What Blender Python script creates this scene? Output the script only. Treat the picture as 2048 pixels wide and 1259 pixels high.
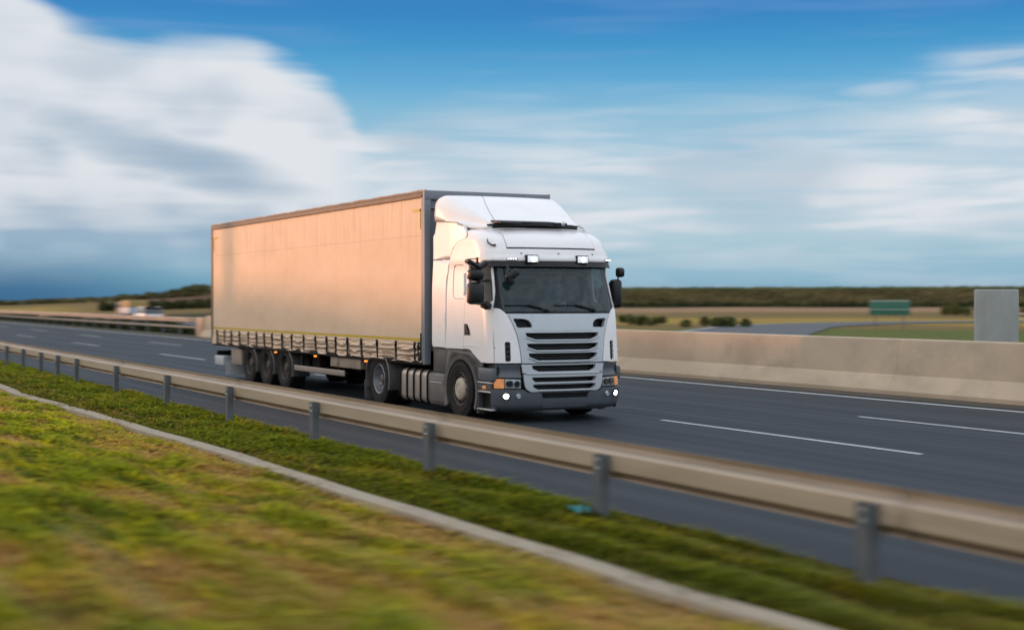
import bpy, bmesh, math, random
import numpy as np
from mathutils import Vector, Matrix, noise
from mathutils.geometry import tessellate_polygon
R=math.radians; PI=math.pi
random.seed(7); rng=np.random.default_rng(7)
S=bpy.context.scene
COL=S.collection
for o in list(bpy.data.objects): bpy.data.objects.remove(o)

# ------------------------------------------------------------ camera
CAMP=Vector((20.742,-11.866,2.005)); YAW=2.65859; PIT=-.0098255; FPX=2877.7
cam=bpy.data.cameras.new('camera'); camo=bpy.data.objects.new('camera',cam); COL.objects.link(camo)
fw=Vector((math.cos(PIT)*math.cos(YAW),math.cos(PIT)*math.sin(YAW),math.sin(PIT)))
rt=Vector((math.sin(YAW),-math.cos(YAW),0)); up=rt.cross(fw)
camo.matrix_world=Matrix(((rt.x,up.x,-fw.x,CAMP.x),(rt.y,up.y,-fw.y,CAMP.y),(rt.z,up.z,-fw.z,CAMP.z),(0,0,0,1)))
cam.sensor_width=36; cam.lens=FPX*36/2048; cam.clip_end=6000; cam.clip_start=.1
cam.dof.use_dof=True; cam.dof.focus_distance=26.5
cam.dof.aperture_fstop=cam.lens/1000/.058
cam.dof.aperture_ratio=.36
S.camera=camo
# ------------------------------------------------------------ light
SUN_EL=R(3.5); SUN_AZ=math.atan2(-.64,-.77)      # direction towards the sun
sd=Vector((math.cos(SUN_EL)*math.cos(SUN_AZ),math.cos(SUN_EL)*math.sin(SUN_AZ),math.sin(SUN_EL)))
sun=bpy.data.lights.new('sun','SUN'); sun.energy=2.25; sun.color=(1,.41,.19); sun.angle=R(1.3)
suno=bpy.data.objects.new('sun',sun); COL.objects.link(suno); suno.rotation_euler=sd.to_track_quat('Z','Y').to_euler()
S.view_settings.view_transform='Standard'; S.view_settings.look='None'; S.view_settings.exposure=0.0; S.view_settings.gamma=1
W=bpy.data.worlds.new('World'); S.world=W; W.use_nodes=True

class NT:
    """tiny helper around a node tree"""
    def __init__(s,nt): s.nt=nt; s.n=nt.nodes; s.l=nt.links
    def new(s,t,**k):
        n=s.n.new(t)
        for a,b in k.items(): setattr(n,a,b)
        return n
    def put(s,sock,v):
        if isinstance(v,bpy.types.NodeSocket): s.l.new(v,sock)
        elif v is not None:
            if isinstance(v,(tuple,list)) and len(v)==3 and sock.type=='RGBA': v=(*v,1)
            sock.default_value=v
    def math(s,op,a,b=None,c=None,clamp=False):
        n=s.new('ShaderNodeMath',operation=op,use_clamp=clamp)
        s.put(n.inputs[0],a)
        if b is not None: s.put(n.inputs[1],b)
        if c is not None: s.put(n.inputs[2],c)
        return n.outputs[0]
    def mix(s,f,a,b,mode='MIX'):
        n=s.new('ShaderNodeMix',data_type='RGBA',blend_type=mode)
        s.put(n.inputs[0],f); s.put(n.inputs[6],a); s.put(n.inputs[7],b); return n.outputs[2]
    def ss(s,x,a,b,lo=0.,hi=1.):
        n=s.new('ShaderNodeMapRange',interpolation_type='SMOOTHSTEP')
        s.put(n.inputs[0],x); s.put(n.inputs[1],a); s.put(n.inputs[2],b); s.put(n.inputs[3],lo); s.put(n.inputs[4],hi); return n.outputs[0]
    def comb(s,x,y,z=0.):
        n=s.new('ShaderNodeCombineXYZ'); s.put(n.inputs[0],x); s.put(n.inputs[1],y); s.put(n.inputs[2],z); return n.outputs[0]
    def noise(s,v,scale=1.,detail=4.,rough=.5,dist=0.,col=False):
        n=s.new('ShaderNodeTexNoise'); 
        if v is not None: s.put(n.inputs['Vector'],v)
        n.inputs['Scale'].default_value=scale; n.inputs['Detail'].default_value=detail; n.inputs['Roughness'].default_value=rough; n.inputs['Distortion'].default_value=dist
        return n.outputs[1 if col else 0]
    def ramp(s,x,pts,interp='LINEAR'):
        n=s.new('ShaderNodeValToRGB'); cr=n.color_ramp; cr.interpolation=interp
        while len(cr.elements)<len(pts): cr.elements.new(.5)
        for e,(p,c) in zip(cr.elements,pts): e.position=p; e.color=(*c,1) if len(c)==3 else c
        s.put(n.inputs[0],x); return n.outputs[0]
    def curve(s,x,pts):
        n=s.new('ShaderNodeFloatCurve'); c=n.mapping.curves[0]
        for i,(a,b) in enumerate(pts):
            if i==0: c.points[0].location=(a,b)
            elif i==len(pts)-1: c.points[-1].location=(a,b)
            else: c.points.new(a,b)
        for p_ in c.points: p_.handle_type='AUTO_CLAMPED'
        n.mapping.update(); s.put(n.inputs[1],x); return n.outputs[0]
def lin(r,g,b):
    f=lambda c:(c/255/12.92) if c/255<=.04045 else ((c/255+.055)/1.055)**2.4
    return (f(r),f(g),f(b))

def build_world():
    W.node_tree.nodes.clear(); T=NT(W.node_tree)
    tc=T.new('ShaderNodeTexCoord'); sep=T.new('ShaderNodeSeparateXYZ'); T.l.new(tc.outputs['Generated'],sep.inputs[0])
    x,y,z=sep.outputs
    az=T.math('ARCTAN2',y,x)
    daz=T.math('SUBTRACT',YAW,az)                    # grows clockwise (to the north-east bank of cloud)
    daz=T.math('WRAP',daz,PI,-PI)
    s_=T.math('MULTIPLY',daz,2.87)                   # compass coordinate, about -1..1 over the highway view
    el=T.math('ARCSINE',z)
    t=T.math('MULTIPLY',el,2.87)                     # elevation coordinate
    tp=T.math('MAXIMUM',t,0.)
    sky=T.new('ShaderNodeTexSky',sky_type='NISHITA'); sky.sun_disc=False; sky.sun_elevation=SUN_EL; sky.sun_rotation=PI/2-SUN_AZ
    sky.air_density=1.2; sky.dust_density=.6; sky.ozone_density=2.
    blue=T.ramp(tp,[(0.,lin(96,152,182)),(.05,lin(128,180,204)),(.12,lin(158,197,215)),(.24,lin(168,202,222)),(.37,lin(136,190,220)),(.43,lin(100,174,218)),(.50,lin(70,154,208)),(.56,lin(56,136,200)),(.61,lin(58,130,194)),(1.,lin(40,100,180))])
    # wide streaked noise fields
    v1=T.comb(T.math('MULTIPLY',s_,2.2),T.math('MULTIPLY',t,9.),0.)
    v2=T.comb(T.math('MULTIPLY',s_,2.6),T.math('MULTIPLY',t,30.),3.)
    n1=T.noise(v1,1.,3.,.5,.3); n2=T.noise(v2,1.,4.,.5,.4)
    n3=T.noise(T.comb(T.math('MULTIPLY',s_,3.2),T.math('MULTIPLY',t,6.),7.),1.,2.,.5)
    # upper edge of the cloud bank along the compass
    sn=T.math('MULTIPLY_ADD',s_,.4,.5)               # 0..1 for s in -1.25..1.25
    f=lambda u:(u-1024)/1000*.4+.5
    g=lambda v:(600-v)/1000
    edge=T.curve(sn,[(0.,.75),(f(0),.68),(f(60),g(0)),(f(115),g(40)),(f(190),g(95)),(f(300),g(116)),(f(370),g(108)),(f(490),g(108)),(f(570),g(140)),(f(650),g(180)),(f(700),g(235)),(f(740),g(285)),(f(900),g(275)),(f(1200),g(290)),(f(1600),g(295)),(f(1780),g(270)),(f(1860),g(200)),(f(1950),g(150)),(f(2048),g(145)),(1.,g(100))])
    soft=T.ss(s_,-.32,.0,.035,.15)
    soft=T.math('MULTIPLY_ADD',T.ss(s_,.78,.95),-.07,soft)
    dd=T.math('ADD',T.math('SUBTRACT',edge,t),T.math('MULTIPLY',T.math('SUBTRACT',n2,.5),T.math('MULTIPLY_ADD',soft,1.1,.05)))
    m=T.ss(T.math('DIVIDE',dd,soft),-1.,1.)
    # thinner cloud and gaps to the right of the bank, lower down
    gaps=T.ss(T.math('MULTIPLY_ADD',n1,.45,T.math('MULTIPLY',n2,.55)),.40,.58,.38,1.)
    m=T.math('MULTIPLY',m,T.math('MAXIMUM',gaps,T.ss(s_,-.15,-.4)))
    # small detached cloud
    dx=T.math('DIVIDE',T.math('SUBTRACT',s_,.728),.06); dy=T.math('DIVIDE',T.math('SUBTRACT',t,.405),.016)
    sp=T.math('ADD',T.math('MULTIPLY',dx,dx),T.math('MULTIPLY',dy,dy)); sp=T.math('MULTIPLY_ADD',T.math('SUBTRACT',n2,.5),9.,sp)
    m=T.math('MAXIMUM',m,T.ss(sp,3.,-1.5,0.,.5))
    # clear blue under the bank on the far left and low haze band
    low=T.math('MULTIPLY',T.ss(T.math('MULTIPLY_ADD',T.math('SUBTRACT',n1,.5),.10,t),.03,.17),1.)
    lowr=T.math('MAXIMUM',low,T.ss(s_,-.5,-.1,0.,.35))
    m=T.math('MULTIPLY',m,lowr)
    leftdark=T.math('MULTIPLY',T.ss(s_,-.45,-1.0),T.ss(tp,.16,.0))
    blue=T.mix(leftdark,blue,lin(56,110,150))
    wisp=T.math('MULTIPLY',T.ss(T.noise(T.comb(T.math('MULTIPLY',s_,1.6),T.math('MULTIPLY',t,22.),11.),1.,3.,.5),.48,.72,0.,.35),T.ss(t,.36,.5))
    blue=T.mix(wisp,blue,lin(120,160,215))
    # clouds: white heads, blue-grey hollows
    hollow=T.ss(T.math('MULTIPLY_ADD',n2,.2,T.math('MULTIPLY',n3,.90)),.46,.72)
    bank=T.math('MULTIPLY',T.ss(s_,-.25,-.45),T.ss(t,.42,.30))
    hollow=T.math('MULTIPLY',hollow,T.math('MULTIPLY_ADD',bank,.55,.45))
    lowsh=T.math('MULTIPLY',T.ss(t,.30,.08),T.ss(s_,-.3,-.9))
    hollow=T.math('MINIMUM',T.math('MULTIPLY_ADD',lowsh,.45,hollow),1.)
    # one long slate hollow in the bank, drifting down to the right
    hx=T.math('DIVIDE',T.math('SUBTRACT',s_,-.70),.24); hy=T.math('DIVIDE',T.math('SUBTRACT',T.math('MULTIPLY_ADD',T.math('ADD',s_,.70),.30,t),.285),.045)
    he=T.math('ADD',T.math('MULTIPLY',hx,hx),T.math('MULTIPLY',hy,hy)); he=T.math('ADD',T.math('MULTIPLY_ADD',n3,3.2,T.math('SUBTRACT',he,1.5)),T.math('MULTIPLY',T.math('SUBTRACT',n2,.5),2.))
    hollow=T.math('MINIMUM',T.math('MAXIMUM',hollow,T.ss(he,2.2,-.6,0.,.9)),1.)
    cloud=T.mix(hollow,lin(230,234,240),lin(152,178,202))
    fin=T.mix(m,blue,cloud)
    # unseen sky, brightened to light the scene: white overhead, warm near the sun
    ov=T.ss(T.math('MULTIPLY_ADD',T.math('SUBTRACT',n1,.5),.3,t),.72,1.15)
    side_=T.ss(T.math('ABSOLUTE',s_),1.35,2.3)
    ov=T.math('MAXIMUM',ov,T.math('MULTIPLY',side_,T.ss(t,.0,1.2,.6,.95)))
    fin=T.mix(ov,fin,T.mix(T.ss(n1,.35,.65),(.80,.93,1.08,1),(1.35,1.41,1.48,1)))
    da=T.math('COSINE',T.math('SUBTRACT',az,SUN_AZ+R(26)))
    gl=T.math('MULTIPLY',T.ss(da,.40,.85),T.ss(t,2.4,.1))
    fin=T.mix(gl,fin,T.mix(T.ss(n2,.35,.65),(1.85,1.55,1.36,1),(2.3,1.88,1.58,1)))
    fin=T.mix(.06,fin,T.mix(1.,sky.outputs[0],(.1,.1,.1),'MULTIPLY'))
    bg=T.new('ShaderNodeBackground'); T.put(bg.inputs[0],fin); bg.inputs[1].default_value=1.
    out=T.new('ShaderNodeOutputWorld'); T.l.new(bg.outputs[0],out.inputs[0])
build_world()

# ------------------------------------------------------------ materials
MATS={}
def mat(name,color,rough=.6,metal=0.,spec=.5,coat=0.,noisy=0.,nscale=(1,1,1),nsc=4.,bump=0.,bscale=40.,dirt=None,emit=None,estr=0.,attr=None):
    """principled surface with procedural variation; noisy = brightness spread, dirt = (colour, amount, scale)"""
    if name in MATS: return MATS[name]
    m=bpy.data.materials.new(name); m.use_nodes=True; T=NT(m.node_tree); b=T.n['Principled BSDF']
    tc=T.new('ShaderNodeTexCoord'); c=color
    if attr:
        a=T.new('ShaderNodeAttribute',attribute_name=attr); c=a.outputs['Color']
    if noisy or dirt or bump:
        mp=T.new('ShaderNodeMapping'); T.l.new(tc.outputs['Object'],mp.inputs[0]); mp.inputs['Scale'].default_value=nscale
    if noisy:
        n=T.noise(mp.outputs[0],nsc,5.,.6); k=T.ss(n,.25,.75,1-noisy,1+noisy)
        c=T.mix(1.,c if isinstance(c,bpy.types.NodeSocket) else (*c,1),T.comb(k,k,k),'MULTIPLY')
    if dirt:
        n=T.noise(mp.outputs[0],dirt[2],6.,.65); k=T.ss(n,.45,.75,0.,dirt[1]); c=T.mix(k,c if isinstance(c,bpy.types.NodeSocket) else (*c,1),(*dirt[0],1))
    T.put(b.inputs['Base Color'],c if isinstance(c,bpy.types.NodeSocket) else (*c,1))
    b.inputs['Roughness'].default_value=rough; b.inputs['Metallic'].default_value=metal
    b.inputs['Specular IOR Level'].default_value=spec; b.inputs['Coat Weight'].default_value=coat; b.inputs['Coat Roughness'].default_value=.05
    if bump:
        n=T.noise(mp.outputs[0],bscale,4.,.6); bp=T.new('ShaderNodeBump'); bp.inputs['Strength'].default_value=min(1.,bump*20); bp.inputs['Distance'].default_value=bump
        T.l.new(n,bp.inputs['Height']); T.l.new(bp.outputs[0],b.inputs['Normal'])
    if emit: b.inputs['Emission Color'].default_value=(*emit,1); b.inputs['Emission Strength'].default_value=estr
    MATS[name]=m; return m
def glass(name,tint,trans,rough=.02):
    m=bpy.data.materials.new(name); m.use_nodes=True; T=NT(m.node_tree); T.n.clear()
    tr=T.new('ShaderNodeBsdfTransparent'); tr.inputs[0].default_value=(*tint,1)
    gl=T.new('ShaderNodeBsdfGlossy'); gl.inputs['Roughness'].default_value=rough; gl.inputs[0].default_value=(1,1,1,1)
    fr=T.new('ShaderNodeFresnel'); fr.inputs[0].default_value=1.5
    df=T.new('ShaderNodeBsdfDiffuse'); df.inputs[0].default_value=(.05,.105,.13,1)
    m1=T.new('ShaderNodeMixShader'); m1.inputs[0].default_value=trans; T.l.new(df.outputs[0],m1.inputs[1]); T.l.new(tr.outputs[0],m1.inputs[2])
    m2=T.new('ShaderNodeMixShader'); T.l.new(T.math('MULTIPLY_ADD',fr.outputs[0],.85,.0),m2.inputs[0]); T.l.new(m1.outputs[0],m2.inputs[1]); T.l.new(gl.outputs[0],m2.inputs[2])
    o=T.new('ShaderNodeOutputMaterial'); T.l.new(m2.outputs[0],o.inputs[0]); return m

M_white=mat('white_paint',(.82,.795,.805),.34,coat=.25,noisy=.02,dirt=((.55,.5,.45),.10,3.))
M_silver=mat('silver_paint',(.47,.51,.55),.35,.25,coat=.4,noisy=.03)
M_grey=mat('grey_plastic',(.060,.058,.060),.5,noisy=.08,dirt=((.2,.17,.14),.25,3.))
M_lgrey=mat('fender_plastic',(.10,.096,.096),.5,noisy=.08,dirt=((.26,.22,.18),.3,4.))
M_bump=mat('bumper_plastic',(.085,.098,.115),.42,noisy=.05,dirt=((.15,.15,.15),.15,5.))
M_black=mat('black_plastic',(.008,.009,.011),.5,spec=.25)
M_mirror=mat('mirror_housing',(.012,.013,.015),.4,spec=.35,noisy=.1)
M_dark=mat('chassis_black',(.012,.011,.011),.8,spec=.2,noisy=.2,dirt=((.05,.042,.035),.4,3.))
M_rub=mat('tyre_rubber',(.018,.017,.017),.85,spec=.25,noisy=.15,dirt=((.07,.058,.05),.35,4.))
M_rim=mat('rim_steel',(.30,.31,.33),.4,.7,noisy=.1,dirt=((.12,.09,.07),.5,5.))
M_rimd=mat('rim_dusty',(.065,.055,.05),.6,.2,noisy=.15,dirt=((.12,.09,.075),.5,6.))
M_hub=mat('hub_beige',(.42,.36,.29),.5,noisy=.08,dirt=((.2,.15,.11),.4,7.))
M_alu=mat('tank_metal',(.40,.36,.33),.38,.55,noisy=.08,dirt=((.22,.17,.13),.5,4.))
M_chrome=mat('step_metal',(.62,.60,.60),.25,.8)
M_amber=mat('amber_lens',(.80,.36,.16),.15,coat=1.,noisy=.25,nsc=14.,emit=(1,.25,.03),estr=.12)
M_lens=mat('lamp_lens',(.62,.67,.68),.15,.3,coat=1.)
M_glow=mat('lit_lens',(.8,.85,.88),.15,coat=.5,emit=(.9,.96,1),estr=.35)
M_refl=mat('lamp_reflector',(.75,.78,.8),.12,.9)
M_lamp=mat('lit_lamp',(1,1,1),.2,emit=(.95,.98,1),estr=14.)
M_led=mat('lit_led',(1,1,1),.2,emit=(.95,.95,1),estr=3.5)
M_red=mat('red_lens',(.5,.02,.01),.2)
M_int=mat('cab_interior',(.045,.055,.062),.8,noisy=.2)
M_seat=mat('seat_fabric',(.13,.11,.11),.9,noisy=.2)
G_ws=glass('windscreen_glass',(.55,.80,.86),.78)
G_sd=glass('side_glass',(.80,.82,.80),.97)

# ------------------------------------------------------------ mesh helpers
def link(o,parent=None,loc=(0,0,0)):
    COL.objects.link(o)
    if parent is not None: o.parent=parent
    return o
def finish(me,angle=32):
    me.polygons.foreach_set('use_smooth',[True]*len(me.polygons))
    if angle<180: me.set_sharp_from_angle(angle=R(angle))
    me.update()
ROOTLOC={}
def obj(name,geo,m,parent=None,angle=32,bevel=0.,solid=0.,label=None,subs=0):
    """geo = (verts,faces) or bmesh in world metres -> one mesh object (children are stored relative to their root)"""
    me=bpy.data.meshes.new(name)
    if isinstance(geo,bmesh.types.BMesh): geo.to_mesh(me); geo.free()
    else:
        me.from_pydata([tuple(v) for v in geo[0]],[],geo[1])
    off=Vector((0,0,0)); q=parent
    while q is not None: off+=Vector(q.location); q=q.parent
    if parent is not None and off.length>0: me.transform(Matrix.Translation(-off))
    ms=m if isinstance(m,(list,tuple)) else [m]
    for k in ms: me.materials.append(k)
    finish(me,angle)
    o=bpy.data.objects.new(name,me); link(o,parent)
    if solid: s=o.modifiers.new('solid','SOLIDIFY'); s.thickness=solid; s.offset=-1
    if bevel: b=o.modifiers.new('bevel','BEVEL'); b.width=bevel; b.segments=2; b.limit_method='ANGLE'; b.angle_limit=R(35); b.harden_normals=True
    if subs: s=o.modifiers.new('sub','SUBSURF'); s.levels=subs; s.render_levels=subs
    if label: o['label']=label
    return o
def empty(name,loc=(0,0,0),parent=None):
    o=bpy.data.objects.new(name,None); o.empty_display_size=.3; COL.objects.link(o)
    if parent is not None:
        o.parent=parent; off=Vector((0,0,0)); q=parent
        while q is not None: off+=Vector(q.location); q=q.parent
        loc=Vector(loc)-off
    o.location=loc; return o
def tag(o,label,cat,group=None):
    o['label']=label; o['category']=cat
    if group: o['group']=group
    return o
def struct(o,kind='structure'): o['kind']=kind; return o
class G:
    """geometry collector"""
    def __init__(s): s.v=[]; s.f=[]
    def add(s,v,f):
        n=len(s.v); s.v+= [tuple(a) for a in v]; s.f+=[tuple(i+n for i in a) for a in f]; return s
    def box(s,x0,x1,y0,y1,z0,z1,b=0.):
        if x0>x1:x0,x1=x1,x0
        if y0>y1:y0,y1=y1,y0
        if z0>z1:z0,z1=z1,z0
        bm=bmesh.new(); bmesh.ops.create_cube(bm,size=1)
        for v in bm.verts: v.co=Vector(((x0+x1)/2+v.co.x*(x1-x0),(y0+y1)/2+v.co.y*(y1-y0),(z0+z1)/2+v.co.z*(z1-z0)))
        if b>0: bmesh.ops.bevel(bm,geom=bm.edges[:],offset=min(b,.45*min(x1-x0,y1-y0,z1-z0)),segments=3,profile=.5,affect='EDGES')
        return s.bm(bm)
    def bm(s,bm,M=None):
        bm.verts.index_update()
        v=[(M@a.co if M else a.co.copy()) for a in bm.verts]; f=[[a.index for a in p.verts] for p in bm.faces]; bm.free(); return s.add(v,f)
    def obox(s,c,dims,rot=(0,0,0),b=0.):
        g=G().box(-dims[0]/2,dims[0]/2,-dims[1]/2,dims[1]/2,-dims[2]/2,dims[2]/2,b)
        from mathutils import Euler
        M=Matrix.Translation(c)@Euler(rot).to_matrix().to_4x4()
        return s.add([M@Vector(a) for a in g.v],g.f)
    def tube(s,pts,r,n=8,cap=True):
        pts=[Vector(p) for p in pts]; rr=r if isinstance(r,(list,tuple)) else [r]*len(pts); base=len(s.v); v=[];f=[]
        for i,p in enumerate(pts):
            d=(pts[min(i+1,len(pts)-1)]-pts[max(i-1,0)]).normalized(); a=d.orthogonal() if i==0 else (a-d*a.dot(d)); a=a.normalized(); b_=d.cross(a)
            v+=[p+(a*math.cos(2*PI*k/n)+b_*math.sin(2*PI*k/n))*rr[i] for k in range(n)]
        for i in range(len(pts)-1):
            for k in range(n): f.append((i*n+k,i*n+(k+1)%n,(i+1)*n+(k+1)%n,(i+1)*n+k))
        if cap: f+=[tuple(range(n))[::-1],tuple((len(pts)-1)*n+k for k in range(n))]
        return s.add(v,f)
    def lathe(s,prof,axis_pt,axis='y',n=40,sgn=1,a0=0.,a1=2*PI):
        """prof = [(radius, offset along axis)]"""
        cx,cy,cz=axis_pt; v=[];f=[]; full=abs(a1-a0-2*PI)<1e-6; m=n if full else n+1
        for r,h in prof:
            for k in range(m):
                a=a0+(a1-a0)*k/n
                if axis=='y': v.append((cx+r*math.cos(a),cy+sgn*h,cz+r*math.sin(a)))
                elif axis=='x': v.append((cx+sgn*h,cy+r*math.cos(a),cz+r*math.sin(a)))
                else: v.append((cx+r*math.cos(a),cy+r*math.sin(a),cz+sgn*h))
        for i in range(len(prof)-1):
            for k in range(n): f.append((i*m+k,i*m+(k+1)%m,(i+1)*m+(k+1)%m,(i+1)*m+k))
        return s.add(v,f)
    def prism(s,poly,y0,y1,axis='y'):
        """poly in the plane across axis, extruded y0..y1"""
        n=len(poly); P=(lambda a,b,h:(a,h,b)) if axis=='y' else ((lambda a,b,h:(h,a,b)) if axis=='x' else (lambda a,b,h:(a,b,h)))
        v=[P(a,b,y0) for a,b in poly]+[P(a,b,y1) for a,b in poly]
        f=[tuple(range(n)),tuple(range(n,2*n))[::-1]]+[(i,i+n,(i+1)%n+n,(i+1)%n) for i in range(n)]
        return s.add(v,f)
    def out(s): return (s.v,s.f)
def fixn(geo):
    bm=bmesh.new(); vs=[bm.verts.new(v) for v in geo[0]]
    for f in geo[1]:
        try: bm.faces.new([vs[i] for i in f])
        except ValueError: pass
    bmesh.ops.recalc_face_normals(bm,faces=bm.faces[:]); return bm
def copy_tree(o,parent=None):
    c=o.copy(); COL.objects.link(c); c.parent=parent
    for ch in list(o.children): copy_tree(ch,c)
    return c
#        z     F      W     r    bulge
CT=[(0.15,-.12,1.17,.30,.12),(0.30,.0,1.23,.30,.13),(.55,.03,1.25,.30,.13),(0.95,.02,1.25,.30,.13),(1.4,.0,1.25,.30,.14),(1.8,-.05,1.25,.30,.14),(1.95,-.09,1.25,.30,.15),
(2.2,-.17,1.24,.29,.15),(2.55,-.28,1.22,.27,.15),(2.7,-.29,1.23,.28,.15),(2.8,-.30,1.225,.30,.14),(2.92,-.36,1.22,.32,.13),(3.02,-.44,1.22,.34,.12),(3.12,-.58,1.20,.38,.10),(3.2,-.80,1.14,.42,.08),(3.26,-1.12,1.02,.42,.05)]
XR=-2.15
def crow(z):
    T=CT
    if z<=T[0][0]: return T[0][1:]
    if z>=T[-1][0]: return T[-1][1:]
    for i in range(len(T)-1):
        if T[i][0]<=z<=T[i+1][0]: break
    a=T[max(0,i-1)];b=T[i];c=T[i+1];d=T[min(len(T)-1,i+2)]
    h=c[0]-b[0];t=(z-b[0])/h
    out=[]
    for k in range(1,5):
        # limited cubic hermite
        sb=(c[k]-b[k])/h
        s0=(b[k]-a[k])/(b[0]-a[0]) if i>0 else sb
        s2=(d[k]-c[k])/(d[0]-c[0]) if i<len(T)-2 else sb
        m0=0 if s0*sb<=0 else 2*s0*sb/(s0+sb)
        m1=0 if s2*sb<=0 else 2*s2*sb/(s2+sb)
        out.append((2*t**3-3*t*t+1)*b[k]+(t**3-2*t*t+t)*h*m0+(-2*t**3+3*t*t)*c[k]+(t**3-t*t)*h*m1)
    return out
def cab0(Q,z):
    F,W,r,b=crow(z); s=-1 if Q<0 else 1; q=abs(Q); e=W-r
    if q<=1: return (F-b*q*q, s*e*q, z)
    xe=F-b; sl=2*b/e; p1=(xe-sl*r,W); p2=(p1[0]-r*.9,W)
    if q<1.4:
        t=(q-1)/.4; a=(1-t)**2; m=2*t*(1-t); c=t*t
        return (a*xe+m*p1[0]+c*p2[0], s*(a*e+m*p1[1]+c*p2[1]), z)
    t=(q-1.4)/2.
    return (p2[0]+(XR-p2[0])*t, s*W, z)
def qf(y,z):
    F,W,r,b=crow(z); return y/(W-r)
def qs(x,z,s=-1):
    F,W,r,b=crow(z); e=W-r; p2=F-b-2*b/e*r-r*.9
    return s*(1.4+2.*(x-p2)/(XR-p2))
# ------------------------------------------------------------ cab surface
def cab(Q,z,off=0.,fn=cab0):
    p=Vector(fn(Q,z))
    if off:
        e=.004
        a=Vector(fn(Q+e,z))-Vector(fn(Q-e,z)); b=Vector(fn(Q,z+e))-Vector(fn(Q,z-e))
        n=a.cross(b); n.normalize(); p=p+n*off
    return p
def patch(outer,holes=(),off=0.,dq=.07,dz=.06,sgn=1,thick=.03,fn=cab0):
    """flat polygon in unrolled (Q,z) space, cut into a grid and wrapped onto the cab surface"""
    loops=[[Vector((q*sgn,z,0)) for q,z in outer]]+[[Vector((q*sgn,z,0)) for q,z in h] for h in holes]
    tris=tessellate_polygon(loops); pts=[p for l in loops for p in l]
    bm=bmesh.new(); vs=[bm.verts.new(p) for p in pts]
    for t in tris:
        if len(set(t))==3:
            try: bm.faces.new([vs[i] for i in t])
            except ValueError: pass
    bmesh.ops.recalc_face_normals(bm,faces=bm.faces[:])
    if sum(f.normal.z*f.calc_area() for f in bm.faces)<0: bmesh.ops.reverse_faces(bm,faces=bm.faces[:])
    bmesh.ops.dissolve_limit(bm,angle_limit=.001,verts=bm.verts[:],edges=bm.edges[:]) if not holes else None
    qs_=[p.x for p in pts]; zs=[p.y for p in pts]
    def cuts(lo,hi,d,extra=()):
        k=math.ceil((lo+1e-5)/d); o=[]
        while k*d<hi-1e-5: o.append(k*d); k+=1
        return sorted(set(o))
    cq=cuts(min(qs_),max(qs_),dq)+[s*v for s in(-1,1) for v in (1.03,1.1,1.16,1.22,1.28,1.34,1.4) if min(qs_)<s*v<max(qs_)]
    for c in cq: bmesh.ops.bisect_plane(bm,geom=bm.verts[:]+bm.edges[:]+bm.faces[:],dist=1e-5,plane_co=(c,0,0),plane_no=(1,0,0))
    for c in cuts(min(zs),max(zs),dz): bmesh.ops.bisect_plane(bm,geom=bm.verts[:]+bm.edges[:]+bm.faces[:],dist=1e-5,plane_co=(0,c,0),plane_no=(0,1,0))
    bmesh.ops.remove_doubles(bm,verts=bm.verts[:],dist=1e-4)
    ok=callable(off)
    for v in bm.verts:
        q,z=v.co.x,v.co.y; v.co=cab(q,z,off(q,z) if ok else off,fn)
    # winding: surface normal from dQ x dz; verify outward using the mean
    c=sum((f.calc_center_median() for f in bm.faces),Vector())/max(1,len(bm.faces))
    bm.normal_update()
    if thick:
        edges=[e for e in bm.edges if e.is_boundary]
        nv={}
        for v in bm.verts: nv[v]=v.co-v.normal*thick
        r=bmesh.ops.duplicate(bm,geom=bm.verts[:]+bm.edges[:]+bm.faces[:]) if False else None
        for e in edges:
            pass
        ring={}
        for e in edges:
            for v in e.verts:
                if v not in ring: ring[v]=None
        for v in ring: ring[v]=bm.verts.new(nv[v])
        for e in edges:
            f=e.link_faces[0]; a,b=e.verts
            for l in f.loops:
                if l.edge==e: a=l.vert; b=l.link_loop_next.vert; break
            try: bm.faces.new((b,a,ring[a],ring[b]))
            except ValueError: pass
    bm.normal_update()
    return bm
def panel(name,outer,m,root,holes=(),off=0.,sgn=1,thick=.03,angle=32,label=None,**k):
    return obj(name,patch(outer,holes,off,sgn=sgn,thick=thick,**k),m,root,angle=angle,label=label)
def mirror_poly(half): return [(-q,z) for q,z in half]+[(q,z) for q,z in reversed(half)]
def smooth_poly(pts,n=6,closed=True):
    """Catmull-Rom through a closed loop of points"""
    o=[];N=len(pts)
    for i in range(N):
        p0,p1,p2,p3=pts[i-1],pts[i],pts[(i+1)%N],pts[(i+2)%N]
        for k in range(n):
            t=k/n
            o.append(tuple(.5*((2*p1[j])+(-p0[j]+p2[j])*t+(2*p0[j]-5*p1[j]+4*p2[j]-p3[j])*t*t+(-p0[j]+3*p1[j]-3*p2[j]+p3[j])*t**3) for j in (0,1)))
    return o
def rrect(x0,x1,z0,z1,r,n=5):
    o=[]
    for cx,cz,a in ((x1-r,z1-r,0),(x0+r,z1-r,90),(x0+r,z0+r,180),(x1-r,z0+r,270)):
        for k in range(n+1):
            t=R(a+90*k/n); o.append((cx+r*math.cos(t),cz+r*math.sin(t)))
    return o

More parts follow.
